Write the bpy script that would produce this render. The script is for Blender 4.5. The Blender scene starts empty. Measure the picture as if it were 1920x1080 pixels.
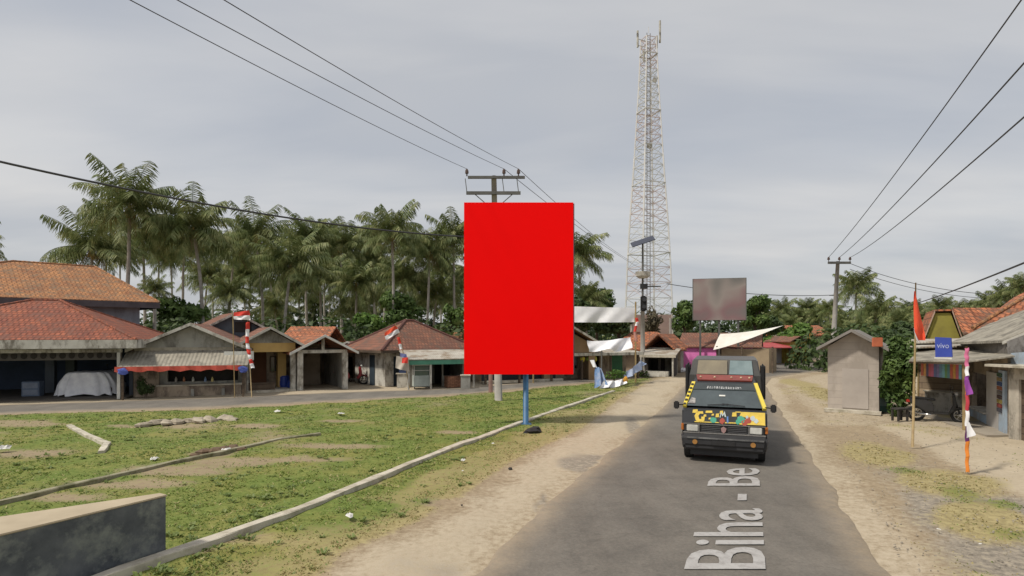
import bpy, bmesh, math, random
import numpy as np
from mathutils import Vector, Matrix, noise as mnoise
random.seed(11)
rng = np.random.default_rng(5)
SC = bpy.context.scene
COL = SC.collection
# ---------------------------------------------------------------- camera
F, H0, HY = 1100.0, 2.7, 626.0          # focal length in photo pixels, eye height, horizon row
cd = bpy.data.cameras.new('camera'); cam = bpy.data.objects.new('camera', cd); COL.objects.link(cam)
cd.sensor_width = 36; cd.lens = F/1920*36; cd.shift_y = (HY-540)/1920
cd.clip_end = 3000; cd.clip_start = 0.1
cam.location = (0, 0, H0); cam.rotation_euler = (math.radians(90), 0, 0)
SC.camera = cam
# ---------------------------------------------------------------- world: Nishita sky under thin grey cloud
SUN_EL, SUN_AZ = math.radians(55), math.radians(-118)     # azimuth from +Y (into the scene), negative = towards -X
w = bpy.data.worlds.new('World'); SC.world = w; w.use_nodes = True
nt = w.node_tree; nt.nodes.clear(); N = nt.nodes.new; Lk = nt.links.new
sky = N('ShaderNodeTexSky'); sky.sky_type = 'NISHITA'; sky.sun_disc = False
sky.sun_elevation = SUN_EL; sky.sun_rotation = SUN_AZ; sky.air_density = 1.0; sky.dust_density = 2.5
bg = N('ShaderNodeBackground'); bg.inputs['Strength'].default_value = 0.10
out = N('ShaderNodeOutputWorld')
tc = N('ShaderNodeTexCoord')
# cloud plane projection: direction / (z + .12)
sep = N('ShaderNodeSeparateXYZ'); Lk(tc.outputs['Generated'], sep.inputs[0])
ad = N('ShaderNodeMath'); ad.operation = 'ADD'; ad.inputs[1].default_value = 0.16; Lk(sep.outputs[2], ad.inputs[0])
mxz = N('ShaderNodeMath'); mxz.operation = 'MAXIMUM'; mxz.inputs[1].default_value = 0.05; Lk(ad.outputs[0], mxz.inputs[0])
dx = N('ShaderNodeMath'); dx.operation = 'DIVIDE'; Lk(sep.outputs[0], dx.inputs[0]); Lk(mxz.outputs[0], dx.inputs[1])
dy = N('ShaderNodeMath'); dy.operation = 'DIVIDE'; Lk(sep.outputs[1], dy.inputs[0]); Lk(mxz.outputs[0], dy.inputs[1])
cb = N('ShaderNodeCombineXYZ'); Lk(dx.outputs[0], cb.inputs[0]); Lk(dy.outputs[0], cb.inputs[1])
mp = N('ShaderNodeMapping'); mp.inputs['Scale'].default_value = (0.5, 1.25, 1); mp.inputs['Rotation'].default_value = (0, 0, 0.5); mp.inputs['Location'].default_value = (3.3, 1.2, 0)
Lk(cb.outputs[0], mp.inputs[0])
n1 = N('ShaderNodeTexNoise'); n1.inputs['Scale'].default_value = 1.1; n1.inputs['Detail'].default_value = 6; n1.inputs['Roughness'].default_value = 0.5; n1.inputs['Distortion'].default_value = 0.3
Lk(mp.outputs[0], n1.inputs['Vector'])
r1 = N('ShaderNodeValToRGB'); r1.color_ramp.elements[0].position = 0.36; r1.color_ramp.elements[1].position = 0.66
r1.color_ramp.elements[0].color = (4.2, 4.33, 4.58, 1); r1.color_ramp.elements[1].color = (5.55, 5.5, 5.45, 1)
Lk(n1.outputs['Fac'], r1.inputs[0])
n2 = N('ShaderNodeTexNoise'); n2.inputs['Scale'].default_value = 0.8; n2.inputs['Detail'].default_value = 3
mp2 = N('ShaderNodeMapping'); mp2.inputs['Location'].default_value = (7.7, 2.4, 0); Lk(cb.outputs[0], mp2.inputs[0]); Lk(mp2.outputs[0], n2.inputs['Vector'])
r2 = N('ShaderNodeMapRange'); r2.inputs['From Min'].default_value = 0.35; r2.inputs['From Max'].default_value = 0.65
r2.inputs['To Min'].default_value = 0.80; r2.inputs['To Max'].default_value = 0.97; Lk(n2.outputs['Fac'], r2.inputs['Value'])
mx = N('ShaderNodeMix'); mx.data_type = 'RGBA'; Lk(r2.outputs[0], mx.inputs['Factor']); Lk(sky.outputs[0], mx.inputs[6]); Lk(r1.outputs[0], mx.inputs[7])
Lk(mx.outputs[2], bg.inputs['Color']); Lk(bg.outputs[0], out.inputs[0])
sd = bpy.data.lights.new('sun', 'SUN'); sd.energy = 2.7; sd.angle = math.radians(5); sd.color = (1.0, 0.93, 0.82)
sun = bpy.data.objects.new('sun', sd); COL.objects.link(sun)
sdir = Vector((math.sin(SUN_AZ)*math.cos(SUN_EL), math.cos(SUN_AZ)*math.cos(SUN_EL), math.sin(SUN_EL)))
sun.rotation_euler = sdir.to_track_quat('Z', 'Y').to_euler(); sun.location = (0, 0, 40)
SC.view_settings.view_transform = 'Standard'; SC.view_settings.look = 'None'; SC.view_settings.exposure = 0.31; SC.view_settings.gamma = 1.0

# ---------------------------------------------------------------- helpers
def G(px, py, z=0.0):
    Z = (H0-z)*F/(py-HY); return Vector(((px-960)/F*Z, Z, z))
def at(px, py, Z): return Vector(((px-960)*Z/F, Z, H0-(py-HY)*Z/F))
class MB:
    def __init__(s): s.v = []; s.f = []
    def add(s, vs, fs):
        o = len(s.v); s.v += [tuple(v) for v in vs]; s.f += [tuple(i+o for i in f) for f in fs]; return s
    def box(s, c, d, rz=0.0, M=None):
        x, y, z = d[0]/2, d[1]/2, d[2]/2
        vs = [Vector((sx*x, sy*y, sz*z)) for sz in (-1, 1) for sy in (-1, 1) for sx in (-1, 1)]
        R = Matrix.Rotation(rz, 3, 'Z') if M is None else M
        vs = [R @ v + Vector(c) for v in vs]
        return s.add(vs, [(0,2,3,1),(4,5,7,6),(0,1,5,4),(2,6,7,3),(0,4,6,2),(1,3,7,5)])
    def bb(s, x0, x1, y0, y1, z0, z1): return s.box(((x0+x1)/2, (y0+y1)/2, (z0+z1)/2), (abs(x1-x0), abs(y1-y0), abs(z1-z0)))
    def bar(s, p, q, w=0.05, h=None):
        p, q = Vector(p), Vector(q); d = q-p; L = d.length
        if L < 1e-6: return s
        return s.box((p+q)/2, (w, h or w, L), M=d.to_track_quat('Z', 'Y').to_matrix())
    def tube(s, pts, rad, n=8, cap=True):
        pts = [Vector(p) for p in pts]
        if not hasattr(rad, '__len__'): rad = [rad]*len(pts)
        vs = []; fs = []
        up = Vector((0.1234, 0.3, 1)).normalized()
        for i, p in enumerate(pts):
            d = (pts[min(i+1, len(pts)-1)]-pts[max(i-1, 0)]).normalized()
            a = d.cross(up)
            if a.length < 1e-3: a = d.cross(Vector((1, 0, 0)))
            a.normalize(); b = d.cross(a)
            for k in range(n):
                t = 2*math.pi*k/n; vs.append(p+(a*math.cos(t)+b*math.sin(t))*rad[i])
        for i in range(len(pts)-1):
            for k in range(n):
                k2 = (k+1) % n; fs.append((i*n+k, i*n+k2, (i+1)*n+k2, (i+1)*n+k))
        if cap: fs.append(tuple(range(n))); fs.append(tuple(range((len(pts)-1)*n+n-1, (len(pts)-1)*n-1, -1)))
        return s.add(vs, fs)
    def poly(s, pts): return s.add(pts, [tuple(range(len(pts)))])
    def slab(s, pts, t=0.06, d=(0, 0, -1)):
        pts = [Vector(p) for p in pts]; n = len(pts); D = Vector(d)*t
        vs = pts+[p+D for p in pts]
        fs = [tuple(range(n)), tuple(range(2*n-1, n-1, -1))]+[(i, n+i, n+(i+1) % n, (i+1) % n) for i in range(n)]
        return s.add(vs, fs)
    def ball(s, c, r, n=8, m=6, sc=(1, 1, 1), jit=0):
        vs = [Vector((0, 0, 1))]; c = Vector(c)
        for i in range(1, m):
            for k in range(n):
                a, b = math.pi*i/m, 2*math.pi*k/n
                vs.append(Vector((math.sin(a)*math.cos(b), math.sin(a)*math.sin(b), math.cos(a))))
        vs.append(Vector((0, 0, -1)))
        vs = [c+Vector((v.x*sc[0], v.y*sc[1], v.z*sc[2]))*r*(1+random.uniform(-jit, jit)) for v in vs]
        fs = [(0, 1+k, 1+(k+1) % n) for k in range(n)]
        for i in range(m-2):
            for k in range(n):
                a = 1+i*n+k; b = 1+i*n+(k+1) % n; fs.append((a, a+n, b+n, b))
        L = 1+(m-1)*n; fs += [(L, L-n+(k+1) % n, L-n+k) for k in range(n)]
        return s.add(vs, fs)
    def torus(s, c, R, r, ax='X', n=24, m=8):
        c = Vector(c); pts = []
        for i in range(n):
            a = 2*math.pi*i/n
            for k in range(m):
                b = 2*math.pi*k/m; q = R+r*math.cos(b)
                u, v, w_ = q*math.cos(a), q*math.sin(a), r*math.sin(b)
                pts.append(c+(Vector((w_, u, v)) if ax == 'X' else Vector((u, w_, v)) if ax == 'Y' else Vector((u, v, w_))))
        fs = [(i*m+k, ((i+1) % n)*m+k, ((i+1) % n)*m+(k+1) % m, i*m+(k+1) % m) for i in range(n) for k in range(m)]
        return s.add(pts, fs)
    def build(s, name, m, parent=None, smooth=False, bevel=0, loc=None, rz=0):
        me = bpy.data.meshes.new(name); me.from_pydata(s.v, [], s.f); me.validate()
        if bevel:
            bm = bmesh.new(); bm.from_mesh(me)
            bmesh.ops.recalc_face_normals(bm, faces=bm.faces)
            es = [e for e in bm.edges if len(e.link_faces) == 2 and e.calc_face_angle(0) > 0.5]
            bmesh.ops.bevel(bm, geom=es, offset=bevel, segments=2, affect='EDGES', clamp_overlap=True)
            bm.to_mesh(me); bm.free()
        add_uv(me); me.materials.append(m)
        if smooth: me.polygons.foreach_set('use_smooth', [True]*len(me.polygons))
        o = bpy.data.objects.new(name, me); COL.objects.link(o); o.parent = parent
        if loc is not None: o.location = loc
        if rz: o.rotation_euler.z = rz
        return o
def add_uv(me):
    nl = len(me.loops); npoly = len(me.polygons)
    if nl == 0: return
    uvl = me.uv_layers.new(name='UVMap')
    co = np.empty(len(me.vertices)*3, np.float32); me.vertices.foreach_get('co', co); co = co.reshape(-1, 3)
    li = np.empty(nl, np.int32); me.loops.foreach_get('vertex_index', li)
    nr = np.empty(npoly*3, np.float32); me.polygons.foreach_get('normal', nr); nr = nr.reshape(-1, 3)
    lt = np.empty(npoly, np.int32); me.polygons.foreach_get('loop_total', lt)
    n = np.repeat(nr, lt, axis=0)
    u = np.stack([-n[:, 1], n[:, 0], np.zeros(nl)], 1); ln = np.linalg.norm(u, axis=1)
    flat = ln < 0.05; u[flat] = (1, 0, 0); ln[flat] = 1; u /= ln[:, None]
    v = np.cross(n, u); c = co[li]
    uv = np.stack([(c*u).sum(1), (c*v).sum(1)], 1).astype(np.float32)
    uvl.data.foreach_set('uv', uv.ravel())
def thing(name, label, cat, loc=(0, 0, 0), rz=0.0, group=None, s=1.0):
    o = bpy.data.objects.new(name, None); COL.objects.link(o); o.location = loc; o.rotation_euler = (0, 0, rz); o.scale = (s, s, s)
    o.empty_display_size = 0.3
    return tag(o, label, cat, group)
def tag(o, label, cat, group=None, kind=None):
    o['label'] = label; o['category'] = cat
    if group: o['group'] = group
    if kind: o['kind'] = kind
    return o
def struct(o): o['kind'] = 'structure'; return o
def copy_thing(src, loc, rz, s, label=None):
    r = src.copy(); COL.objects.link(r); r.location = loc; r.rotation_euler = (0, 0, rz); r.scale = (s, s, s)
    if label: r['label'] = label
    for ch in list(src.children):
        c = ch.copy(); COL.objects.link(c); c.parent = r
        for g in list(ch.children):
            d = g.copy(); COL.objects.link(d); d.parent = c
    return r

# ---------------------------------------------------------------- materials
MATS = {}
def pm(key, c1, c2=None, scale=2.0, rough=0.85, bump=0.0, pat=None, metal=0.0, ps=(0.25, 0.3), detail=5, streak=False, spec=None, stain=None, pc=1.0):
    """procedural surface: two tones mixed by noise, optional tile / plank / corrugation / brick pattern in metres"""
    if key in MATS: return MATS[key]
    m = bpy.data.materials.new(key); m.use_nodes = True; t = m.node_tree; n = t.nodes; l = t.links
    b = n['Principled BSDF']; b.inputs['Roughness'].default_value = rough; b.inputs['Metallic'].default_value = metal
    if spec is not None: b.inputs['Specular IOR Level'].default_value = spec
    c2 = c2 or tuple(x*0.72 for x in c1)
    tcn = n.new('ShaderNodeTexCoord'); no = n.new('ShaderNodeTexNoise'); no.inputs['Scale'].default_value = scale; no.inputs['Detail'].default_value = detail; no.inputs['Roughness'].default_value = 0.62
    src = tcn.outputs['Object']
    if streak:
        mpp = n.new('ShaderNodeMapping'); mpp.inputs['Scale'].default_value = (1, 1, 0.25); l.new(src, mpp.inputs[0]); src = mpp.outputs[0]
    l.new(src, no.inputs['Vector'])
    rp = n.new('ShaderNodeValToRGB'); rp.color_ramp.elements[0].position = 0.33; rp.color_ramp.elements[1].position = 0.66
    rp.color_ramp.elements[0].color = (*c2, 1); rp.color_ramp.elements[1].color = (*c1, 1); l.new(no.outputs['Fac'], rp.inputs[0])
    col = rp.outputs[0]; hgt = no.outputs['Fac']; uv = tcn.outputs['UV']
    def mixc(fac, a, bcol, mode='MULTIPLY', f=1.0):
        x = n.new('ShaderNodeMix'); x.data_type = 'RGBA'; x.blend_type = mode
        if fac is None: x.inputs['Factor'].default_value = f
        else: l.new(fac, x.inputs['Factor'])
        l.new(a, x.inputs[6])
        if isinstance(bcol, tuple): x.inputs[7].default_value = (*bcol, 1)
        else: l.new(bcol, x.inputs[7])
        return x.outputs[2]
    if pat in ('tile', 'brick', 'plank'):
        br = n.new('ShaderNodeTexBrick'); l.new(uv, br.inputs['Vector']); br.inputs['Scale'].default_value = 1
        br.inputs['Brick Width'].default_value = ps[0]; br.inputs['Row Height'].default_value = ps[1]
        br.inputs['Mortar Size'].default_value = {'tile': 0.028, 'brick': 0.008, 'plank': 0.01}[pat]
        br.inputs['Color1'].default_value = (1+.13*pc, 1+.11*pc, 1+.08*pc, 1); br.inputs['Color2'].default_value = (1-.34*pc, 1-.36*pc, 1-.36*pc, 1); br.inputs['Mortar'].default_value = (1-.62*pc, 1-.64*pc, 1-.64*pc, 1)
        br.inputs['Bias'].default_value = -0.15
        col = mixc(None, col, br.outputs['Color']); hgt = br.outputs['Fac']
    if pat in ('tile', 'corr'):
        sp = n.new('ShaderNodeSeparateXYZ'); l.new(uv, sp.inputs[0])
        k = n.new('ShaderNodeMath'); k.operation = 'MULTIPLY'; k.inputs[1].default_value = 2*math.pi/ps[0]; l.new(sp.outputs[0], k.inputs[0])
        sn = n.new('ShaderNodeMath'); sn.operation = 'SINE'; l.new(k.outputs[0], sn.inputs[0])
        if pat == 'corr': hgt = sn.outputs[0]
        else:
            mm = n.new('ShaderNodeMath'); mm.operation = 'MULTIPLY_ADD'; l.new(sn.outputs[0], mm.inputs[0]); mm.inputs[1].default_value = 0.5
            inv = n.new('ShaderNodeMath'); inv.operation = 'SUBTRACT'; inv.inputs[0].default_value = 1; l.new(hgt, inv.inputs[1]); l.new(inv.outputs[0], mm.inputs[2]); hgt = mm.outputs[0]
    if stain:
        ns = n.new('ShaderNodeTexNoise'); ns.inputs['Scale'].default_value = stain[1]; ns.inputs['Detail'].default_value = 6; ns.inputs['Roughness'].default_value = 0.7
        mps = n.new('ShaderNodeMapping'); mps.inputs['Scale'].default_value = (1, 1, stain[2] if len(stain) > 2 else 1); mps.inputs['Location'].default_value = (4, 9, 2)
        l.new(tcn.outputs['Object'], mps.inputs[0]); l.new(mps.outputs[0], ns.inputs['Vector'])
        rs = n.new('ShaderNodeValToRGB'); rs.color_ramp.elements[0].position = 0.47; rs.color_ramp.elements[1].position = 0.62
        l.new(ns.outputs['Fac'], rs.inputs[0]); col = mixc(rs.outputs[0], col, stain[0], 'MIX')
    l.new(col, b.inputs['Base Color'])
    if bump:
        bp = n.new('ShaderNodeBump'); bp.inputs['Strength'].default_value = bump; bp.inputs['Distance'].default_value = 0.03 if pat else 0.02
        l.new(hgt, bp.inputs['Height']); l.new(bp.outputs[0], b.inputs['Normal'])
    MATS[key] = m; return m
def leafmat(key, c1, c2, c3, scale=0.8, attr=False):
    m = bpy.data.materials.new(key); m.use_nodes = True; t = m.node_tree; n = t.nodes; l = t.links
    b = n['Principled BSDF']; b.inputs['Roughness'].default_value = 0.55; b.inputs['Specular IOR Level'].default_value = 0.3
    if attr:
        a = n.new('ShaderNodeVertexColor'); a.layer_name = 'tint'; col = a.outputs[0]
    else:
        tcn = n.new('ShaderNodeTexCoord'); oi = n.new('ShaderNodeObjectInfo'); no = n.new('ShaderNodeTexNoise'); no.noise_dimensions = '4D'
        no.inputs['Scale'].default_value = scale; no.inputs['Detail'].default_value = 6; no.inputs['Roughness'].default_value = 0.75
        mu = n.new('ShaderNodeMath'); mu.operation = 'MULTIPLY'; mu.inputs[1].default_value = 40; l.new(oi.outputs['Random'], mu.inputs[0])
        l.new(mu.outputs[0], no.inputs['W']); l.new(tcn.outputs['Object'], no.inputs['Vector'])
        rp = n.new('ShaderNodeValToRGB'); rp.color_ramp.elements[0].position = 0.36; rp.color_ramp.elements[1].position = 0.66
        rp.color_ramp.elements[0].color = (*c1, 1); rp.color_ramp.elements[1].color = (*c3, 1)
        e = rp.color_ramp.elements.new(0.5); e.color = (*c2, 1)
        l.new(no.outputs['Fac'], rp.inputs[0]); col = rp.outputs[0]
    l.new(col, b.inputs['Base Color'])
    tr = n.new('ShaderNodeBsdfTranslucent'); l.new(col, tr.inputs[0]); ms = n.new('ShaderNodeMixShader'); ms.inputs[0].default_value = 0.28
    o = n['Material Output']; l.new(b.outputs[0], ms.inputs[1]); l.new(tr.outputs[0], ms.inputs[2]); l.new(ms.outputs[0], o.inputs[0])
    MATS[key] = m; return m
def glassy(key, c, rough=0.08):
    return pm(key, c, c, 1.0, rough, spec=0.8)

M_TILE_ORANGE = pm('clay_tile_orange', (.50, .24, .10), (.30, .13, .06), 1.3, .9, .5, 'tile', ps=(.19, .22), pc=.75, stain=((.20, .13, .08), 3.2))
M_TILE_RED = pm('clay_tile_red', (.36, .115, .06), (.22, .07, .045), 1.5, .9, .5, 'tile', ps=(.19, .22), pc=.8, stain=((.16, .07, .05), 3.0))
M_TILE_BROWN = pm('clay_tile_brown', (.30, .13, .08), (.19, .09, .065), 1.3, .9, .5, 'tile', ps=(.2, .24), pc=.8, stain=((.13, .08, .06), 2.6))
M_TILE_BRIGHT = pm('clay_tile_bright', (.55, .20, .09), (.34, .12, .06), 1.8, .9, .6, 'tile', ps=(.24, .30), stain=((.15, .09, .06), 2.4))
M_ASBESTOS = pm('fibre_cement_sheet', (.36, .33, .27), (.24, .22, .18), 1.2, .9, .4, 'corr', ps=(.15, .3), stain=((.16, .145, .12), 1.8))
M_ZINC = pm('zinc_sheet', (.52, .49, .43), (.36, .33, .28), 1.1, .6, .4, 'corr', ps=(.1, .3), stain=((.25, .19, .13), 1.6))
M_PLASTER = pm('grey_plaster', (.38, .37, .33), (.27, .265, .24), 1.3, .9, .2, stain=((.16, .15, .13), 1.4, .5))
M_PLASTER_BLUE = pm('blue_grey_plaster', (.30, .34, .40), (.22, .25, .30), .9, .9, .15, stain=((.17, .18, .20), .9, .4))
M_PLASTER_BROWN = pm('brown_plaster', (.42, .34, .26), (.28, .23, .17), 1.4, .9, .2, stain=((.13, .10, .08), 1.5, .6))
M_WHITE = pm('weathered_white_paint', (.74, .74, .70), (.50, .49, .45), 1.6, .7, .1)
M_WHITE_DIRTY = pm('dirty_white_paint', (.62, .60, .54), (.44, .42, .37), 1.8, .8, .15, stain=((.18, .16, .13), 2.2, .5))
M_STAINED = pm('stained_old_wall', (.50, .46, .39), (.33, .30, .25), 2.0, .9, .2, stain=((.07, .065, .055), 1.7, .6))
M_YELLOW = pm('ochre_paint', (.62, .42, .15), (.50, .33, .12), 1.6, .8)
M_OLIVE = pm('olive_yellow_paint', (.30, .27, .05), (.22, .19, .04), 1.6, .8)
M_BLUE_DARK = pm('dark_blue_paint', (.035, .06, .15), (.02, .035, .09), 1.5, .7)
M_NAVY_INT = pm('navy_interior', (.06, .09, .15), (.04, .06, .10), 1.2, .8)
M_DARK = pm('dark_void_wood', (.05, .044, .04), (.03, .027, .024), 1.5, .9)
M_WOOD = pm('old_plank_wood', (.46, .36, .25), (.29, .22, .15), 2.2, .9, .3, 'plank', ps=(2.3, .2))
M_WOOD_DARK = pm('dark_plank_wood', (.13, .095, .065), (.07, .05, .035), 2.2, .9, .3, 'plank', ps=(2.3, .18))
M_BAMBOO = pm('bamboo', (.40, .30, .14), (.25, .17, .08), 4, .6)
M_BRICKW = pm('bare_brick', (.36, .18, .11), (.24, .12, .075), 3, .95, .4, 'brick', ps=(.22, .08))
M_CONC = pm('pale_concrete', (.56, .52, .43), (.44, .40, .33), 3.0, .95, .3, stain=((.33, .30, .23), 3.0))
M_POLE = pm('pole_concrete', (.36, .34, .31), (.27, .255, .23), 2.0, .9, .15)
M_POLE_DARK = pm('weathered_steel', (.13, .13, .12), (.08, .08, .075), 3, .6)
M_BLACK = pm('black_rubber', (.02, .02, .021), (.012, .012, .013), 8, .75)
M_BLACKM = pm('black_metal', (.03, .03, .032), (.02, .02, .02), 4, .35)
M_CHROME = pm('dull_chrome', (.55, .55, .55), (.40, .40, .40), 6, .25, metal=.9)
M_REDC = pm('red_cloth', (.70, .055, .035), (.55, .04, .03), 3, .85)
M_ORANGEC = pm('orange_red_cloth', (.80, .10, .04), (.68, .075, .03), 3, .85)
M_WHITEC = pm('white_cloth', (.88, .88, .90), (.74, .74, .78), 2, .85)
M_BLUE = pm('blue_post_paint', (.05, .16, .30), (.03, .10, .21), 3, .5)
M_GREENP = pm('green_paint', (.03, .17, .07), (.02, .11, .05), 2, .6)
M_TEAL = pm('teal_trim', (.10, .32, .22), (.07, .23, .16), 2, .7)
M_PINK = pm('pink_paint', (.85, .24, .60), (.72, .20, .50), 1.4, .8)
M_LBLUE = pm('pale_blue_paint', (.42, .52, .62), (.33, .42, .52), 1.4, .8, stain=((.30, .30, .30), 1.6, .5))
M_GLASSD = glassy('dark_glass', (.035, .04, .045))
# ---------------------------------------------------------------- ground
def W(px, py): g = G(px, py); return (g.x, g.y)
ROAD_L = [(-2.9, 0.5), (-.47, 6.54), (.55, 9.4), (3.16, 15.7), (5.5, 21.5), (8.1, 28.3), (11.8, 38), (14, 43), (17.5, 48), (22.5, 52), (30, 55.5), (60, 62), (140, 70)]
ROAD_R = [(1.9, 0.5), (4.19, 6.54), (5.97, 11.2), (8.22, 17.3), (10.06, 22.2), (13.4, 31), (16.0, 36.2), (19.5, 40.1), (26, 45), (36, 49), (60, 54), (140, 60)]
SIDE_N = [(-60, 8), (-28, 16.5), (-17.4, 19.9), (-11.3, 21.5), (-6.9, 23.8), (-2.2, 26.5), (1.1, 29.7), (5.2, 33.75), (9.5, 38.2), (12.5, 41.5)]
SIDE_F = [(-60, 11), (-28, 20.0), (-19.5, 22.3), (-13.05, 24.75), (-7.9, 27.2), (-2.3, 29.3), (1.2, 33), (5.7, 37.2), (10, 41.5), (13.0, 44.5)]
SAND_L = [(-5, 0.5), (-2.0, 6.54), W(662, 1037), W(728, 1011), W(801, 979), W(874, 935), W(947, 884), W(1001, 851), W(1100, 804), W(1156, 757), W(1215, 719), W(1245, 707)]
def sdist(P, poly):
    """signed distance to polygon, positive inside"""
    poly = np.array(poly, float); x, y = P[:, 0], P[:, 1]; ins = np.zeros(len(P), bool); d = np.full(len(P), 1e9)
    for i in range(len(poly)):
        a = poly[i]; b = poly[(i+1) % len(poly)]; e = b-a; t = np.clip(((x-a[0])*e[0]+(y-a[1])*e[1])/(e@e+1e-12), 0, 1)
        d = np.minimum(d, np.hypot(x-a[0]-t*e[0], y-a[1]-t*e[1]))
        c = ((a[1] > y) != (b[1] > y)); xi = a[0]+(y-a[1])/(b[1]-a[1]+1e-12)*e[0]; ins ^= c & (x < xi)
    return np.where(ins, d, -d)
def ldist(P, line):
    line = np.array(line, float); d = np.full(len(P), 1e9)
    for a, b in zip(line[:-1], line[1:]):
        e = b-a; t = np.clip(((P[:, 0]-a[0])*e[0]+(P[:, 1]-a[1])*e[1])/(e@e+1e-12), 0, 1)
        d = np.minimum(d, np.hypot(P[:, 0]-a[0]-t*e[0], P[:, 1]-a[1]-t*e[1]))
    return d
_ph = rng.uniform(0, 6.28, (24, 2)); _dr = rng.uniform(0, 6.28, 24)
def fn(P, f):                                            # cheap smooth noise, about -1..1
    r = np.zeros(len(P))
    for i in range(12):
        k = f*(0.6+0.16*i); r += np.sin(P[:, 0]*k*math.cos(_dr[i])+P[:, 1]*k*math.sin(_dr[i])+_ph[i, 0]+1.7*np.sin(P[:, 0]*k*.37*math.sin(_dr[i+12])+P[:, 1]*k*.41+_ph[i, 1]))
    return r/4.2
def sm(x, a, b): t = np.clip((x-a)/(b-a), 0, 1); return t*t*(3-2*t)
KA = [(-6.05, 2.2), W(230, 1075), W(399, 1019), W(564, 959), W(728, 891), W(837, 846), W(983, 793), W(1085, 757), W(1150, 735)]
KB = [(-12.5, -1.5), W(0, 949), W(94, 926), W(189, 904), W(283, 882), W(378, 861), W(441, 847), W(528, 827), W(600, 818)]
KC = [W(129, 801), W(170, 822), W(201, 834), W(189, 852)]
ROADP = ROAD_L+ROAD_R[::-1]
SIDEP = SIDE_N+SIDE_F[::-1]
MEDIAN = KB[:1]+[(-30, 0), (-60, 8)]+SIDE_N[1:-1]+[(10.2, 37.5)]+SAND_L[::-1]+[(-5, -2)]
# dirt patches inside the green: (px, py, rx, ry in photo pixels)
DIRT = [(60, 848, 120, 15), (50, 795, 120, 9), (340, 797, 75, 9), (400, 852, 60, 10), (330, 886, 170, 11), (560, 862, 150, 8), (250, 910, 150, 12), (450, 868, 120, 12), (640, 838, 120, 7), (500, 1000, 60, 10), (480, 800, 60, 5), (250, 800, 60, 4), (480, 1010, 130, 18), (640, 790, 60, 4), (120, 935, 110, 10), (860, 812, 60, 4), (700, 905, 40, 7), (360, 1030, 80, 15)]
RGREEN = [(1800, 925, 60, 28), (1880, 945, 50, 18), (1700, 880, 60, 14), (1900, 1000, 70, 20)]
RDRY = [(1780, 900, 130, 40), (1850, 980, 110, 50), (1640, 850, 90, 30), (1560, 740, 60, 18), (1500, 718, 40, 10)]
DARKG = [(640, 955, 130, 22), (820, 940, 60, 8)]
def blobs(P, L):
    r = np.zeros(len(P)); y = np.maximum(P[:, 1], 1)
    for px, py, rx, ry in L:
        c = G(px, py); sx = rx*c.y/F; sy = abs(G(px, py-ry).y-G(px, py+ry).y)/2
        r = np.maximum(r, 1-np.sqrt(((P[:, 0]-c.x-(P[:, 1]-c.y)*c.x/c.y*.6)/sx)**2+((P[:, 1]-c.y)/sy)**2))
    return r
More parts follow.
